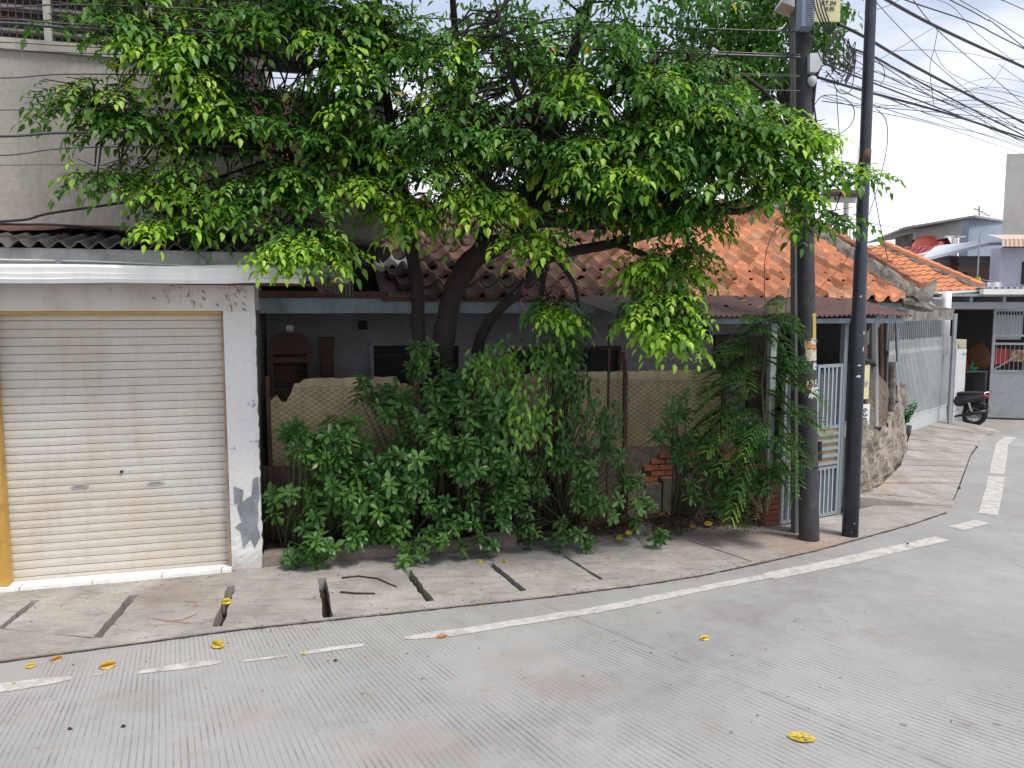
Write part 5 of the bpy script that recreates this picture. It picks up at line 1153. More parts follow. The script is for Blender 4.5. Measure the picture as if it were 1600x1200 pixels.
# ============================================================ STAR FRUIT TREE
TB = at(690, 590, 7.85)
tree = thing('star_fruit_tree', 'large leafy star fruit tree with dark leaning stems and lime green shoots', 'tree', (TB.x, 7.85, 0))
LIMBS = [
 ([(676, 870, 7.8), (678, 700, 7.8), (668, 600, 7.78), (655, 520, 7.75), (652, 450, 7.7), (645, 400, 7.65), (638, 350, 7.6), (630, 300, 7.5), (615, 220, 7.4), (600, 120, 7.3), (590, 0, 7.3), (585, -150, 7.3)], (.10, .09, .085, .08, .075, .072, .068, .062, .055, .045, .035, .02)),
 ([(692, 880, 7.85), (692, 700, 7.85), (690, 600, 7.85), (692, 545, 7.8), (700, 490, 7.75), (715, 440, 7.7), (745, 400, 7.65), (790, 375, 7.6), (830, 345, 7.55), (850, 270, 7.5), (872, 190, 7.5), (895, 90, 7.4), (925, -20, 7.4), (950, -160, 7.4)], (.16, .14, .13, .125, .12, .12, .12, .115, .11, .09, .075, .06, .045, .03)),
 ([(700, 880, 7.95), (715, 700, 8.0), (742, 570, 8.0), (752, 525, 7.95), (775, 490, 7.85), (810, 455, 7.75), (838, 420, 7.65), (870, 398, 7.55), (960, 380, 7.4), (1060, 352, 7.3), (1130, 322, 7.2), (1200, 300, 7.1)], (.08, .07, .065, .062, .06, .06, .058, .055, .05, .04, .03, .018)),
 ([(830, 345, 7.55), (880, 345, 7.4), (940, 350, 7.2), (1010, 335, 7.0), (1090, 325, 6.9), (1160, 330, 6.8), (1230, 300, 6.7), (1340, 285, 6.8)], (.09, .08, .065, .05, .04, .03, .02, .01)),
 ([(745, 400, 7.65), (765, 330, 7.9), (750, 240, 8.1), (720, 150, 8.2), (710, 40, 8.2), (700, -100, 8.1)], (.08, .07, .06, .05, .04, .03)),
 ([(632, 310, 7.5), (570, 262, 7.2), (470, 242, 6.9), (350, 235, 6.7), (250, 215, 6.5), (160, 180, 6.4)], (.055, .045, .038, .03, .022, .012)),
 ([(600, 130, 7.3), (500, 100, 7.0), (380, 80, 6.7), (260, 55, 6.5), (150, 40, 6.4)], (.05, .04, .032, .022, .012)),
 ([(570, 262, 7.2), (500, 310, 6.9), (450, 350, 6.7), (400, 375, 6.6)], (.035, .028, .02, .01)),
 ([(470, 242, 6.9), (380, 290, 6.7), (300, 320, 6.6), (240, 335, 6.5)], (.03, .024, .018, .01)),
 ([(872, 190, 7.5), (960, 140, 7.3), (1060, 110, 7.2), (1160, 120, 7.1), (1220, 170, 7.0)], (.06, .048, .036, .024, .012)),
 ([(850, 270, 7.5), (940, 250, 7.2), (1040, 225, 7.0), (1140, 215, 6.9), (1240, 200, 6.9)], (.055, .045, .034, .022, .012)),
 ([(960, 380, 7.4), (1030, 410, 7.1), (1065, 450, 6.9), (1070, 510, 6.8)], (.035, .028, .02, .01)),
 ([(838, 420, 7.65), (850, 450, 7.3), (845, 475, 7.0)], (.03, .02, .01)),
 ([(850, 270, 7.5), (830, 200, 6.8), (800, 120, 6.5), (780, 20, 6.4)], (.05, .04, .03, .015)),
 ([(865, 400, 7.5), (895, 440, 7.6), (905, 480, 7.7)], (.03, .025, .015)),
]
SK = []
for i, (P, rr) in enumerate(LIMBS):
    pts = [at(*p) for p in P]; Q = []; Rr = []; n = len(pts)
    for k in range(n-1):
        p0, p1, p2, p3 = pts[max(k-1, 0)], pts[k], pts[k+1], pts[min(k+2, n-1)]
        for j in range(5):
            t = j/5; q = .5*((2*p1)+(p2-p0)*t+(2*p0-5*p1+4*p2-p3)*t*t+(3*p1-p0-3*p2+p3)*t**3)
            q = q+Vector((random.uniform(-1, 1), random.uniform(-1, 1), 0))*.006; Q.append(q); Rr.append((rr[k]+(rr[k+1]-rr[k])*t)*random.uniform(.93, 1.07)*.92)
    Q.append(pts[-1]); Rr.append(rr[-1]*.92); SK += [q for q in Q if q.z > 2.5]
    mb = MB(); mb.tube([tuple(q) for q in Q], Rr, 12 if i < 3 else 7, wob=.06); obj('trunk' if i < 3 else 'branch', mb, MW['bark'], tree, smooth=True)
SKA = np.array([tuple(q) for q in SK])
# crown regions: where foliage hangs, centre and spread in metres of real space around branches
#  u, v, ru, rv, depth, spread, sprays, young share
CR = [(170, 30, 85, 45, 6.35, .3, 12, .35), (270, 60, 80, 55, 6.5, .35, 14, .45), (350, 45, 90, 60, 6.7, .4, 16, .4), (150, 148, 62, 26, 6.3, .2, 8, .45), (215, 175, 75, 45, 6.45, .3, 12, .4), (320, 160, 110, 60, 6.6, .4, 24, .35),
      (195, 262, 48, 24, 6.4, .2, 5, .35), (290, 275, 75, 42, 6.55, .3, 14, .45), (400, 190, 110, 65, 6.8, .4, 26, .35), (430, 285, 95, 45, 6.7, .35, 16, .35), (290, 335, 52, 14, 6.5, .15, 5, .6), (375, 325, 45, 18, 6.6, .2, 4, .3), (455, 368, 62, 18, 6.45, .15, 11, .98), (505, 380, 28, 14, 6.5, .15, 4, .6),
      (540, 210, 90, 80, 6.9, .5, 28, .4), (540, 60, 130, 75, 7.0, .6, 40, .3), (450, 10, 110, 45, 6.8, .4, 18, .25), (650, 80, 110, 90, 7.0, .6, 36, .35), (690, 210, 110, 80, 6.9, .6, 32, .3), (630, 335, 42, 26, 6.85, .2, 11, .75), (570, 285, 45, 24, 6.7, .2, 7, .9), (735, 310, 65, 35, 6.8, .3, 14, .55),
      (800, 90, 110, 90, 6.9, .6, 36, .25), (860, 200, 110, 80, 6.8, .6, 34, .3), (950, 270, 90, 50, 6.7, .4, 20, .5), (845, 375, 36, 22, 6.7, .15, 7, .8), (960, 80, 130, 90, 6.9, .6, 40, .25), (1040, 180, 110, 80, 6.8, .5, 34, .4), (1140, 210, 80, 60, 6.7, .4, 22, .4),
      (940, 320, 70, 30, 6.8, .3, 12, .5), (1010, 330, 110, 45, 7.3, .4, 24, .06), (1110, 280, 105, 42, 6.8, .4, 24, .35), (1060, 350, 60, 24, 6.8, .3, 9, .3), (1210, 240, 50, 55, 6.7, .3, 16, .5), (1240, 305, 40, 32, 6.75, .25, 8, .4), (1250, 190, 30, 22, 6.8, .15, 5, .7), (1280, 362, 36, 14, 6.75, .12, 3, .45), (1322, 284, 36, 8, 6.75, .1, 3, .6),
      (1060, 420, 45, 32, 6.9, .2, 11, .5), (1045, 470, 45, 22, 6.85, .2, 8, .7), (1075, 520, 32, 24, 6.8, .15, 9, .85), (1010, 495, 26, 16, 6.85, .12, 6, .95), (1090, 400, 22, 18, 7.0, .15, 3, .35), (848, 475, 24, 12, 6.95, .08, 5, .85), (1090, 120, 90, 60, 7.1, .4, 20, .15),
      # deeper, older foliage
      (480, 120, 200, 100, 7.6, .5, 34, .02), (640, 180, 130, 110, 7.9, .5, 36, 0), (780, 160, 140, 120, 8.0, .6, 44, 0), (920, 180, 140, 120, 8.0, .6, 44, 0), (1040, 200, 130, 100, 7.8, .5, 36, 0), (960, 320, 120, 40, 7.7, .4, 22, 0), (800, 290, 110, 50, 7.7, .4, 22, 0), (330, 150, 120, 90, 7.0, .3, 16, 0), (1140, 260, 80, 45, 7.4, .3, 14, 0), (400, 270, 110, 40, 7.1, .3, 10, 0),
      # above the picture
      (250, -70, 180, 60, 6.7, .6, 20, .3), (520, -90, 220, 80, 7.2, .8, 44, .1), (800, -90, 240, 80, 7.3, .8, 50, .1), (1030, -60, 150, 60, 7.3, .7, 26, .1), (650, -220, 300, 90, 7.4, .8, 34, .1), (900, -220, 240, 90, 7.5, .8, 26, .1)]
GAPS = [(447, 84, 42, 28), (760, 95, 14, 12), (812, 150, 6, 26), (630, 110, 14, 6), (880, 60, 12, 12), (1010, 60, 12, 12), (270, 165, 14, 20), (360, 240, 30, 10), (1185, 120, 20, 14), (960, 150, 10, 14), (700, 372, 70, 14), (555, 330, 38, 26), (900, 350, 22, 12)]
TOTAL = Leaves(); cen = []; outs = []; yg = []
for (u, v, ru, rv, Y, sY, n, ys) in CR:
    if u > 900 and 200 < v < 400: v -= 26; rv *= .9
    elif 540 < u <= 900 and 250 < v < 400: v -= 10
    elif u > 980 and v >= 400: v -= 12; u -= 18
    n = int(n*(1.25 if ys < .05 and v > 0 else .75 if v < 0 else 1.15))+1; k = 0
    while k < n:
        a, b_, c = np.clip(rng.normal(0, .5, 3), -1, 1)
        if a*a+b_*b_ > 1: continue
        uu, vv, YY = u+a*ru, v+b_*rv, Y+c*sY
        k += 1
        if any(((uu-g0)/(g2+26))**2+((vv-g1)/(g3+22))**2 < 1 for g0, g1, g2, g3 in GAPS): continue
        p = at(uu, vv, YY); cen.append(tuple(p))
        dd = Vector((a*1.1+rng.normal(0, .5), -.75+.6*c+rng.normal(0, .35), -.12+rng.normal(0, .2))); outs.append(tuple(dd))
        top = max(0, -b_)
        cell = (int(uu//62)*73856093 ^ int((vv+900)//34)*19349663) % 997/997
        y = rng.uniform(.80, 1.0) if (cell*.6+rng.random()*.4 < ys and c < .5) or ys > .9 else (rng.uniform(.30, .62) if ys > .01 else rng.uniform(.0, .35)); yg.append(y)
cen = np.array(cen); outs = np.array(outs); yg = np.array(yg)
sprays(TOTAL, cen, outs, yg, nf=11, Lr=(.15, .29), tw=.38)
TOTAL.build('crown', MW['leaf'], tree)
# twigs from the branches to every spray
mb = MB(); D2 = ((cen[:, None, :]-SKA[None])**2).sum(-1); jn = D2.argmin(1)
for i in range(len(cen)):
    a = Vector(SKA[jn[i]]); b_ = Vector(cen[i])
    if (a-b_).length > 1.6: a = b_+(a-b_).normalized()*1.6
    m_ = a.lerp(b_, .5)+Vector((random.uniform(-.08, .08), random.uniform(-.08, .08), random.uniform(-.02, .12)))
    mb.tube([tuple(a), tuple(m_), tuple(b_), tuple(b_+Vector(outs[i]).normalized()*.18)], [.012, .009, .006, .003], 4, cap=False)
obj('twigs', mb, MW['bark'], tree)
# flower clusters and fruits
def starfruit(p, L, axis, col, name='star_fruit', parent=None, flat=1., tw=0, **kw):
    ax = Vector(axis).normalized(); u = ax.orthogonal().normalized(); u = Matrix.Rotation(tw, 3, ax) @ u; w_ = ax.cross(u); p = Vector(p); mb = MB()
    n, m_ = 20, 9; k = 0
    for j in range(m_+1):
        t = j/m_; r0 = L*.36*math.sin(math.pi*min(1, max(0, t*.96+.02)))**.6
        for i in range(n):
            a = 2*math.pi*i/n; rr = r0*(.64+.42*math.cos(5*a)); q = u*(math.cos(a)*rr)+w_*(math.sin(a)*rr); q.z *= flat
            mb.v.append(p+ax*(L*(t-.5))+q)
    for j in range(m_):
        for i in range(n):
            mb.cc = tuple(Vector(col)*(1.15 if (i*5//n*n//5) else 1)*random.uniform(.92, 1.08)); mb.face((j*n+i, j*n+(i+1) % n, (j+1)*n+(i+1) % n, (j+1)*n+i))
    mb.face(list(range(n))[::-1]); mb.face([m_*n+i for i in range(n)])
    return obj(name, mb, MW['fruit'], parent, smooth=False, **kw)
YEL, GRN, ORG = (.56, .42, .04), (.24, .34, .04), (.42, .20, .05)
for u, v, c in ((813, 340, YEL), (822, 343, YEL), (807, 348, GRN), (828, 290, GRN), (836, 280, GRN), (855, 322, GRN), (822, 330, GRN), (835, 335, GRN), (787, 367, GRN), (532, 243, YEL), (866, 300, GRN), (679, 272, ORG)):
    q = at(u, v, 6.75); starfruit(q, .10, (.1, .05, 1), c, parent=tree, tw=random.random()); mb = MB(); mb.tube([tuple(q+Vector((0, 0, .05))), tuple(q+Vector((.03, .1, .25)))], .003, 4); obj('fruit_stalk', mb, MW['bark'], tree)
PK = M('pink_blossom', (.30, .07, .13), .7)
for u, v in ((735, 190), (750, 265), (640, 296), (395, 125), (325, 165), (400, 172), (700, 60), (450, 165), (420, 235), (820, 465), (862, 460), (420, 345), (680, 385), (460, 240)):
    mb = MB(); q = at(u, v, 6.45 if u < 600 else 6.75)
    for i in range(26): c = q+Vector((random.gauss(0, .035), random.gauss(0, .03), random.gauss(0, .05))); mb.tube([tuple(c), tuple(c+Vector((random.uniform(-.008, .008), -.004, .014)))], [.006, .003], 4)
    obj('blossom', mb, PK, tree)

# dark tree behind the poles
bt = thing('background_tree', 'dark small leaved tree rising behind the two poles at the top', 'tree', (4.4, 12, 0))
mb = MB(); mb.tube([(4.4, 12, 0), (4.5, 12, 3), (4.3, 12, 6.5), (4.0, 12, 8)], [.22, .18, .13, .08], 10, wob=.1)
for u, v in ((1100, 60), (1160, 30), (1200, 90), (1270, 40), (1140, 130), (1290, 80)): q = at(u, v, 12); mb.tube([(4.45, 12, 4.5), tuple(q.lerp(Vector((4.4, 12, 5.5)), .5)), tuple(q)], [.07, .05, .02], 6)
obj('trunk', mb, MW['bark'], bt)
LV = Leaves()
for (u, v, ru, rv, n) in ((1110, 50, 80, 65, 900), (1180, 70, 60, 75, 800), (1230, 20, 70, 40, 500), (1165, 120, 45, 45, 400), (1285, 70, 38, 42, 260), (1300, 15, 28, 22, 150), (1215, 110, 30, 30, 200), (1150, -60, 170, 60, 700), (1030, 110, 90, 70, 500), (930, 60, 90, 80, 350), (760, 60, 120, 110, 420)):
    P = []
    while len(P) < n//5:
        a, b_, c = np.clip(rng.normal(0, .55, 3), -1.1, 1.1); P.append(tuple(at(u+a*ru, v+b_*rv, 12+c*.9)))
    P = np.array(P)
    for k in range(9):
        b0 = P+jit(len(P), .10); dd = rng.normal(0, .7, (len(P), 3)); dd[:, 2] -= .5
        LV.add(b0, dd, UP+jit(len(P), .4), rng.uniform(.09, .15, len(P)), .055, tocol(np.clip(rng.normal(.12, .1, len(P)), 0, .4)))
LV.build('crown', MW['leaf'], bt)

# ============================================================ BUSHES
def rosettes(LV, cen, out, Lr=(.085, .125), nl=8, wr=.42, col=(.035, .10, .028), col2=(.075, .19, .05), T=T_OB):
    cen = np.asarray(cen); n = len(cen); out = unit(out); s1 = unit(np.cross(out, np.array([.3, 1, .2]))); s2 = np.cross(out, s1)
    mixv = rng.uniform(0, 1, (n, 1))**2; base = np.array(col)*(1-mixv)+np.array(col2)*mixv
    for layer, (tilt, sc, off) in enumerate(((.9, .65, .0), (.32, 1., -.018), (-.12, 1.0, -.05), (-.4, .9, -.085))):
        for k in range(nl-2 if layer else 4):
            a = rng.uniform(0, 6.283, n) if k == 0 else a+2*math.pi/(nl-2 if layer else 4)
            rd = s1*np.cos(a)[:, None]+s2*np.sin(a)[:, None]
            d = rd+out*tilt+jit(n, .14)+DOWN*.12; L = rng.uniform(*Lr, n)*sc
            LV.add(cen+out*off, d, out+UP*.3+jit(n, .15), L, L*wr, base*(1.25 if layer == 0 else 1)*(1+rng.normal(0, .08, (n, 1))), T)
def bush(name, label, regions, ys, wood, Lr, nl, wr, col, col2, rootpts, T=T_OB, droop=False):
    t = thing(name, label, 'bush', rootpts[0]); LV = Leaves(); mb = MB()
    for (u, v, ru, rv, Y, sY, n) in regions:
        C_, O = [], []
        while len(C_) < n:
            a, b_, c = np.clip(rng.normal(0, .55, 3), -1, 1)
            if a*a+b_*b_ > 1: continue
            p = at(u+a*ru, v+b_*rv, Y+c*sY)
            if p.z < .06: continue
            C_.append(tuple(p)); O.append((a*.9+rng.normal(0, .3), -.55+rng.normal(0, .3), .75-b_*.4+rng.normal(0, .25)))
        if droop:
            C_ = np.array(C_)
            for k in range(droop):
                tt = k/droop; b0 = C_+np.array([0, 0, .12-.26*tt])+jit(n, .025); d = rng.normal(0, .55, (n, 3)); d[:, 2] = -abs(d[:, 2])-.5; d[:, 1] -= .25
                m_ = rng.uniform(0, 1, (n, 1))**2.5; LV.add(b0, d, np.array([0, -1, .6])+jit(n, .35), rng.uniform(*Lr, n), rng.uniform(*Lr, n)*wr, np.array(col)*(1-m_)+np.array(col2)*m_, T)
        else: rosettes(LV, C_, np.array(O), (Lr[0]*.85, Lr[1]*1.12), nl, wr, col, col2, T)
        for c in C_[::2 if n > 20 else 1]:
            c = Vector(c); r0 = Vector(min(rootpts, key=lambda r: (Vector(r)-Vector((c.x, c.y, 0))).length)); r0 = r0+Vector((random.uniform(-.12, .12), random.uniform(-.05, .05), 0))
            m_ = r0.lerp(c, .55)+Vector((random.uniform(-.05, .05), random.uniform(-.05, .05), .08)); mb.tube([tuple(r0), tuple(m_), tuple(c)], [.010, .007, .004], 4, cap=False)
    obj('stems', mb, wood, t); LV.build('foliage', MW['leaf2'], t); return t
STEM = M('green_brown_stem', (.09, .085, .045), .9)
def rp(*L): return [tuple(W(s, d, .03)) for s, d in L]
bush('broadleaf_bush', 'low broad leaved bush at the left end of the planting strip beside the pillar', [(490, 695, 62, 40, 7.1, .22, 15), (455, 670, 22, 26, 7.05, .1, 4), (560, 720, 75, 60, 7.2, .28, 24), (510, 780, 70, 55, 7.05, .2, 22), (590, 800, 60, 50, 7.15, .22, 16), (490, 855, 52, 34, 6.9, .1, 11), (430, 790, 10, 25, 7.05, .05, 3), (530, 660, 40, 25, 7.25, .2, 6), (555, 840, 30, 24, 6.95, .08, 4)],
     7, STEM, (.085, .125), 8, .42, (.050, .125, .030), (.12, .25, .055), rp((.35, .35), (.8, .4), (1.2, .45)))
bush('tall_broadleaf_bush', 'tallest broad leaved bush, reaching up against the tree stems', [(660, 640, 80, 60, 7.35, .3, 26), (700, 690, 90, 50, 7.2, .3, 28), (650, 730, 70, 50, 7.2, .25, 20), (770, 640, 70, 50, 7.3, .25, 18), (655, 555, 22, 40, 7.45, .1, 7), (600, 620, 40, 30, 7.4, .2, 7), (740, 720, 60, 30, 7.2, .2, 16), (800, 740, 45, 35, 7.2, .15, 9), (560, 610, 14, 20, 7.4, .1, 2), (700, 590, 50, 25, 7.5, .2, 8)],
     7, STEM, (.085, .13), 8, .44, (.052, .125, .033), (.13, .25, .07), rp((1.7, .5), (2.1, .45), (2.6, .5)))
bush('low_bush', 'low dark bush spilling over the kerb under the tall bush', [(680, 800, 70, 45, 7.15, .2, 22), (770, 790, 60, 45, 7.2, .15, 17), (670, 850, 45, 25, 7.0, .1, 7), (745, 850, 35, 18, 7.15, .08, 4), (640, 870, 20, 10, 6.95, .04, 2), (620, 770, 40, 40, 7.15, .15, 8)],
     7, STEM, (.07, .105), 7, .40, (.046, .115, .028), (.105, .22, .05), rp((1.5, .3), (2.1, .35), (2.6, .35)))
bush('weeping_fig', 'bright drooping fig bush with pointed glossy leaves in the middle of the hedge', [(745, 590, 40, 40, 7.35, .15, 18), (795, 585, 55, 38, 7.35, .2, 26), (800, 655, 34, 60, 7.15, .12, 22), (850, 570, 50, 30, 7.5, .2, 18), (850, 660, 30, 50, 7.2, .12, 14), (770, 555, 40, 16, 7.5, .15, 8)],
     7, STEM, (.065, .095), 8, .46, (.07, .18, .03), (.25, .44, .055), rp((2.6, .5), (2.9, .45), (3.2, .5)), T=T_OV, droop=7)
bush('dark_fig', 'dark upright fig bush climbing to the canopy end', [(880, 512, 42, 26, 7.7, .15, 18), (850, 545, 40, 22, 7.7, .2, 14), (890, 600, 40, 50, 7.55, .2, 28), (890, 535, 24, 36, 7.7, .12, 16), (925, 645, 42, 22, 7.45, .15, 18), (890, 690, 50, 30, 7.4, .2, 20), (955, 668, 22, 12, 7.45, .08, 6)],
     7, STEM, (.06, .085), 8, .45, (.034, .095, .022), (.075, .18, .036), rp((3.1, .55), (3.4, .55)), T=T_OV, droop=7)
bush('spreading_bush', 'loose spreading bush of pale broad leaves below the fence middle', [(830, 745, 50, 40, 7.4, .2, 14), (900, 720, 50, 30, 7.4, .2, 10), (930, 780, 55, 40, 7.35, .15, 13), (860, 830, 55, 25, 7.3, .12, 9), (985, 740, 34, 28, 7.5, .15, 5), (995, 790, 34, 30, 7.5, .12, 5), (1035, 830, 16, 18, 7.5, .05, 3), (915, 850, 14, 12, 7.35, .04, 2), (960, 700, 30, 20, 7.55, .1, 4)],
     7, STEM, (.075, .11), 7, .36, (.052, .125, .034), (.13, .245, .065), rp((3.2, .4), (3.8, .4), (4.2, .45)))
bush('right_bush', 'dull green bush with long leaves at the foot of the gate end of the fence', [(1090, 690, 60, 35, 7.75, .2, 14), (1060, 640, 30, 30, 7.75, .1, 6), (1130, 720, 70, 40, 7.75, .2, 16), (1170, 680, 60, 25, 7.75, .15, 10), (1110, 770, 50, 30, 7.75, .12, 8), (1190, 740, 50, 30, 7.75, .1, 10), (1030, 680, 14, 14, 7.7, .08, 2)],
     7, STEM, (.09, .125), 7, .30, (.048, .115, .036), (.10, .21, .06), rp((4.6, .4), (4.9, .4), (5.1, .35)))
# feathery leadtree
ft = thing('feathery_shrub', 'tall slender shrub of feathery fern like leaves in front of the gate and round pole', 'shrub', tuple(W(5.15, .2, .03)))
LV = Leaves(); mb = MB(); base = W(5.15, .2, .02)
STM = [((1198, 800, 7.85), (1196, 700, 7.8), (1190, 600, 7.75), (1200, 520, 7.65), (1215, 480, 7.55)), ((1190, 800, 7.85), (1170, 720, 7.75), (1150, 640, 7.7), (1135, 570, 7.65)), ((1200, 790, 7.85), (1215, 700, 7.7), (1225, 620, 7.6), (1230, 560, 7.5)), ((1190, 800, 7.85), (1150, 740, 7.7), (1110, 690, 7.6))]
for P in STM: mb.tube([tuple(at(*p)) for p in P], [.018, .014, .010, .007, .004][:len(P)], 5)
obj('stems', mb, STEM, ft)
tips = [(1195, 500, 1265, 520, 7.5), (1195, 500, 1250, 500, 7.6), (1195, 515, 1240, 560, 7.4), (1190, 515, 1150, 520, 7.6), (1190, 560, 1255, 590, 7.4), (1190, 560, 1140, 590, 7.5), (1150, 575, 1080, 575, 7.6), (1145, 580, 1095, 610, 7.5), (1140, 560, 1170, 600, 7.5), (1190, 600, 1125, 640, 7.5), (1190, 610, 1250, 640, 7.4),
        (1200, 590, 1295, 615, 7.3), (1190, 560, 1110, 545, 7.5), (1190, 590, 1090, 600, 7.5), (1180, 620, 1060, 665, 7.6), (1190, 670, 1100, 690, 7.5), (1195, 510, 1165, 490, 7.5), (1190, 530, 1130, 545, 7.6), (1190, 640, 1120, 670, 7.5), (1195, 640, 1245, 680, 7.4), (1190, 650, 1090, 650, 7.6), (1220, 640, 1300, 668, 7.4), (1200, 680, 1260, 720, 7.3), (1195, 690, 1275, 700, 7.5), (1190, 700, 1120, 720, 7.5), (1200, 700, 1250, 750, 7.35), (1190, 700, 1150, 760, 7.45), (1150, 640, 1070, 700, 7.6), (1200, 730, 1240, 770, 7.4), (1180, 740, 1140, 800, 7.5), (1210, 545, 1180, 500, 7.5), (1150, 600, 1075, 640, 7.6), (1190, 480, 1225, 470, 7.5),
        (1185, 545, 1100, 555, 7.5), (1200, 660, 1160, 700, 7.35), (1215, 590, 1270, 560, 7.35)]
for (u0, v0, u1, v1, Y) in tips:
    a, b_ = np.array(at(u0, v0, Y+.2)), np.array(at(u1, v1, Y)); ax = b_-a; L = np.linalg.norm(ax)*1.15; dx = unit(ax); sd_ = unit(np.cross(dx, np.array([rng.normal(0, .35), -.55, 1.])))
    br = rng.uniform(0, 1); npn = 11; sd_ = unit(sd_+DOWN*.15)
    for k in range(npn):
        t = (k+1)/npn; p = a+dx*L*t*.8+UP*(.16*L*math.sin(t*3.1))+DOWN*.14*L*t*t
        for sg in (-1, 1):
            pl = .15*(1.05-.75*abs(t-.35)); pd = unit(dx*.55+sd_*sg*.85+DOWN*.22+rng.normal(0, .08, 3)); m_ = 12; tt = (np.arange(m_)+1)/m_
            P = p+pd*(pl*tt[:, None])+DOWN*(.035*tt[:, None]**2); s3 = unit(np.cross(pd, UP))
            tipc = np.array([.06, .19, .05])*(1-(t*br)**2)+np.array([.26, .45, .06])*(t*br)**2
            for s4 in (-1, 1): LV.add(P, pd*.45+s3*s4, UP+rng.normal(0, .2, (m_, 3)), .026, .011, tipc*(1+rng.normal(0, .08, (m_, 1))))
            LV.add(p[None], pd, UP, pl*1.05, .004, np.array([[.08, .1, .03]]))
    LV.add(a[None], dx, UP, L*.85, .007, np.array([[.08, .09, .03]]))
LV.build('foliage', MW['leaf2'], ft)
# creeping weed by the brick pier
wd_ = thing('creeping_weed', 'fine yellowish creeping weed on the wall foot beside the brick pier', 'weed', tuple(W(5.05, .3, .03))); LV = Leaves()
for (u, v, ru, rv, n) in ((1165, 800, 28, 30, 420), (1130, 790, 25, 30, 200)):
    a = np.clip(rng.normal(0, .5, (n, 3)), -1, 1); P = np.array([tuple(at(u+x*ru, v+y*rv, 8.0+z*.12)) for x, y, z in a]); P[:, 2] = np.maximum(P[:, 2], .04); LV.add(P, rng.normal(0, 1, (n, 3)), np.array([0, -1, .5])+jit(n, .4), .03, .014, np.array([.09, .13, .03])*rng.uniform(.5, 1.4, (n, 1)))
LV.build('foliage', MW['leaf2'], wd_)
for i, (u, v) in enumerate(((1045, 842), (1060, 835), (915, 848), (640, 868), (825, 858), (870, 862))):
    q = ground(u, v, .03); t = thing('seedling', ['small sprout at the left of the pair beside the pale block', 'small sprout at the right of the pair beside the pale block', 'lone sprout on the pavement edge left of the pale block', 'sprout hanging over the kerb under the low bush', 'small sprout by the kerb end, left one', 'small sprout by the kerb end, right one'][i], 'seedling', tuple(q), group='sprouts along the pavement edge')
    LV = Leaves(); rosettes(LV, [tuple(q+Vector((0, 0, .06)))], np.array([[0, -.2, 1]]), (.05, .07), 7, .4, (.04, .11, .035), (.08, .2, .06)); LV.build('leaf_cluster', MW['leaf2'], t)

# ============================================================ LITTER, FRUITS, SMALL THINGS
LV = Leaves(); n = 3800
s_ = rng.uniform(.1, 5.3, n); d_ = .1+.6*rng.random(n)**.8; zz = .055+.03*rng.random(n)
P = np.array([tuple(W(a, b_, c)) for a, b_, c in zip(s_, d_, zz)])
col = np.array([.14, .075, .04])*rng.uniform(.35, 1.5, (n, 1)); yl = rng.random(n) < .035; col[yl] = np.array([.55, .33, .03]); pk = (rng.random(n) < .12); col[pk] = np.array([.28, .17, .11])
dd = rng.normal(0, 1, (n, 3)); dd[:, 2] *= .25; LV.add(P, dd, UP+jit(n, .4), rng.uniform(.03, .07, n), .026, col)
n = 420; s_ = rng.uniform(2.6, 5.4, n); d_ = .08-.16*rng.random(n)**1.6; P = np.array([tuple(W(a, b_+.04*math.sin(a*7), .024+.01*random.random())) for a, b_ in zip(s_, d_)])
col = np.array([.16, .09, .05])*rng.uniform(.35, 1.5, (n, 1)); yl = rng.random(n) < .06; col[yl] = np.array([.6, .38, .03]); dd = rng.normal(0, 1, (n, 3)); dd[:, 2] *= .15; LV.add(P, dd, UP+jit(n, .3), rng.uniform(.02, .05, n), .02, col)
LV.build('leaf_litter', MW['litter'], None, label='brown and yellow fallen leaves covering the soil strip', cat='leaf litter', kind='stuff')
FR_ = [(48, 1040, .062, YEL, 'split yellow star fruit nearest the left edge on the kerb line', .9), (88, 1029, .075, ORG, 'browning star fruit lying on the kerb crack, second from left', .7), (168, 1039, .10, (.45, .27, .04), 'brown tinged star fruit on the road beside a short paint fleck', .8), (340, 1007, .105, YEL, 'large yellow star fruit on the kerb crack below the slot with a fruit', .95), (354, 940, .085, YEL, 'yellow star fruit wedged in a drain slot', .9),
       (475, 1022, .035, YEL, 'tiny yellow fruit piece on a broken white line dash', .8), (690, 994, .085, ORG, 'squashed orange star fruit at the start of the long white line', .35), (750, 877, .06, YEL, 'yellow green star fruit at the kerb end, left of a pair', .9), (789, 877, .06, YEL, 'yellow green star fruit at the kerb end, right of a pair', .9), (950, 874, .06, ORG, 'orange brown fruit alone on a pavement slab', .9),
       (1101, 997, .07, YEL, 'small yellow star fruit alone on the road right of centre', .8), (1252, 1152, .15, (.52, .40, .06), 'large flattened yellow fruit on the road at lower right', .22), (22, 1068, .03, YEL, 'tiny yellow fruit scrap on the first white dash at left', .6), (357, 1004, .03, YEL, 'tiny pale fruit scrap right of the large yellow star fruit', .5), (758, 947, .03, YEL, 'tiny yellow fruit scrap on the kerb crack in the middle', .6), (571, 1026, .025, ORG, 'tiny orange fruit scrap right of the last short dash', .5), (968, 840, .10, YEL, 'yellow star fruit among the litter left of the pale block', .6), (982, 832, .08, YEL, 'bright yellow fruit touching the litter behind the pale block', .8), (1107, 818, .10, YEL, 'yellow fruit in the litter between the block and the brick pier', .7), (1082, 822, .07, ORG, 'orange yellow fruit in the litter left of a yellow one', .8)]
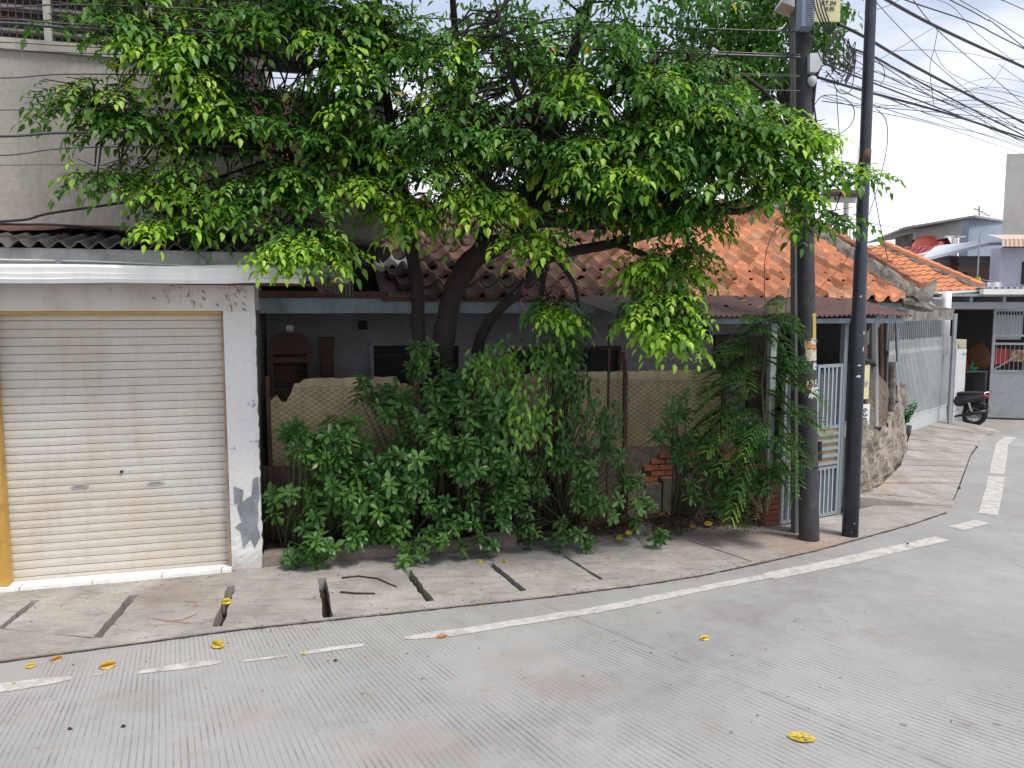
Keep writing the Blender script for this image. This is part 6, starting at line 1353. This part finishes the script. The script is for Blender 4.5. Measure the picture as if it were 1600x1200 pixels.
for (u, v, L, c, lab, fl_) in FR_:
    zz = .016 if v < 1000-(u*.14) else 0
    if u == 354: zz = .01
    if 960 < u < 1110 and v < 845: zz = .05
    q = ground(u, v, zz+L*.2*fl_); a = random.uniform(-1, 1); starfruit(q, L, (math.cos(a), math.sin(a), random.uniform(-.1, .1)), c, 'fallen_star_fruit', None, flat=fl_, tw=random.random(), label=lab, cat='fruit', group='star fruits fallen on the road and pavement')
def leafobj(p, L, col, lab, grp, up=(0, 0, 1), parent=None):
    a = random.uniform(0, 6.28); mb = MB(); mb.cc = col; d = Vector((math.cos(a), math.sin(a), .0)); s1 = Vector((-d.y, d.x, 0)); p = Vector(p); T = [(0, 0, .01), (.25, .42, .16), (.6, .38, .10), (1, 0, .22), (.6, -.36, .16), (.25, -.4, .06), (.5, 0, .02)]
    for t in T: mb.v.append(p+d*(t[0]-.5)*L+s1*t[1]*L+Vector((0, 0, t[2]*L*.6)))
    for f in ((0, 1, 6), (1, 2, 6), (2, 3, 6), (3, 4, 6), (4, 5, 6), (5, 0, 6)): mb.face(f)
    return obj('fallen_leaf', mb, MW['litter'], parent, label=lab, cat='leaf', group=grp)
for u, v in ((948, 458), (975, 462), (995, 470), (1102, 476), (1152, 463), (1160, 472), (1168, 478), (1156, 468), (1205, 472), (1132, 480), (1313, 466), (1400, 478), (1240, 464), (1060, 470), (1185, 482)):
    b_ = (max(462, min(490, v))-460)/32; s_, _ = sz(u, v, .9-.9*b_); p = W(s_, .93-.95*b_-.03, 2.565-.215*b_+.022); leafobj(p, .09, (.58, .33, .03) if random.random() < .7 else (.45, .22, .08), 'curled yellow leaf lying on the purple brown canopy', 'yellow leaves on the canopy')
for u, v in ((160, 355), (153, 368), (166, 352), (240, 358), (246, 354), (296, 360), (311, 358), (287, 372), (306, 372), (229, 377), (327, 370), (93, 373), (195, 362), (341, 362), (272, 362)):
    b_ = max(.05, min(.95, (386-v)/34)); s_, _ = sz(u, v, -.3+1.3*b_); p = W(s_, -.28+1.2*b_, 2.925+.23*b_+.035); c = random.choice([(.6, .42, .04), (.35, .11, .06), (.30, .12, .07), (.6, .28, .05)]); leafobj(p, .085, c, 'fallen leaf lying on the dark corrugated garage roof', 'leaves on the garage roof')
mb = MB(); a, b_ = ground(990, 838), ground(1018, 832)
cx, cy = (a.x+b_.x)/2, (a.y+b_.y)/2+.04
mb.grid(lambda i, j: (cx+.10*math.cos(i*6.283)*(1.05-.1*j)+.01*random.random(), cy+.08*math.sin(i*6.283)*(1.05-.1*j), .015+.10*j), 6, 3); mb.poly([(cx+.095*math.cos(i*1.047), cy+.072*math.sin(i*1.047), .114) for i in range(6)])
obj('concrete_block', mb, MW['stone'], None, label='pale broken concrete block on the pavement edge by the yellow fruits', cat='block')
mb = MB(); q = ground(965+18, 843); mb.grid(lambda i, j: (q.x+.03*math.cos(i*6.283), q.y+.025*math.sin(i*6.283), .016+.03*j*(1+.3*math.sin(i*9))), 6, 2); mb.poly([(q.x+.03*math.cos(i*1.047), q.y+.025*math.sin(i*1.047), .045) for i in range(6)]); obj('small_stone', mb, MW['stone'], None, label='small pale stone at the left of the concrete block', cat='stone')
mb = MB(); q = W(1.02, .24, .10); mb.tube([tuple(q), tuple(q+Vector((.05, -.01, .004))), tuple(q+Vector((.10, -.02, .008)))], [.030, .034, .038], 12); mb.tube([tuple(q+Vector((.10, -.02, .008))), tuple(q+Vector((.104, -.021, .008)))], [.041, .041], 12); obj('paper_cup', mb, MW['cup'], None, label='crushed cream and orange paper cup on the soil behind the kerb', cat='cup')
for P, lab in (([(534, 903), (560, 900), (590, 904), (620, 917)], 'longer curved dry twig on the pavement slab'), ([(532, 925), (555, 927), (586, 927)], 'shorter straight dry twig below the curved one')):
    mb = MB(); mb.tube([tuple(ground(u, v, .024)) for u, v in P], [.009, .008, .007, .004][:len(P)], 5, wob=.3); obj('dry_twig', mb, MW['bark'], None, label=lab, cat='twig', group='twigs on the pavement')
for i, (u, v) in enumerate(((1228, 838), (1248, 828), (1418, 850), (524, 1033), (193, 1136), (109, 1140))):
    mb = MB(); q = ground(u, v, .017 if v < 900 else .001); mb.grid(lambda a, b_: (q.x+(.008+.012*random.random())*math.cos(a*6.283)*(1-.5*b_), q.y+.008*math.sin(a*6.283)*(1-.5*b_), q.z+.014*b_), 7, 2); mb.poly([(q.x+.006*math.cos(k*.9), q.y+.004*math.sin(k*.9), q.z+.014) for k in range(7)])
    obj('dirt_lump', mb, MW['soil'], None, label=['dark lump left of the round pole foot', 'second dark lump nearer the gate bars', 'dark lump on the kerb crack right of the black pole', 'dark lump beside the last short white dash', 'dark lump on the lower left road', 'smaller dark lump at the far lower left of the road'][i], cat='lump', group='lumps of dirt on the ground')

# small debris scattered over pavement, kerb line and road
LV = Leaves(); P = []
for i in range(260):
    q = random.random()
    if q < .55: a = lerpl(K, random.uniform(.25, .98)); P.append((a.x+random.gauss(0, .05), a.y+random.gauss(0, .05), .019))
    elif q < .85: p_ = W(random.uniform(-2, 5.4), -random.random()**1.5*.9-.02, .02); P.append(tuple(p_))
    else: P.append((random.uniform(-3, 3), random.uniform(4.2, 6.0), .003))
P = np.array(P); n = len(P); col = np.array([.12, .08, .05])*rng.uniform(.3, 1.6, (n, 1)); yl = rng.random(n) < .10; col[yl] = np.array([.5, .34, .05])
dd = rng.normal(0, 1, (n, 3)); dd[:, 2] *= .08; LV.add(P, dd, UP+jit(n, .25), rng.uniform(.008, .032, n), .011, col)
LV.build('scattered_debris', MW['litter'], None, label='tiny dry leaf scraps strewn over the pavement and along the kerb crack', cat='debris', kind='stuff')
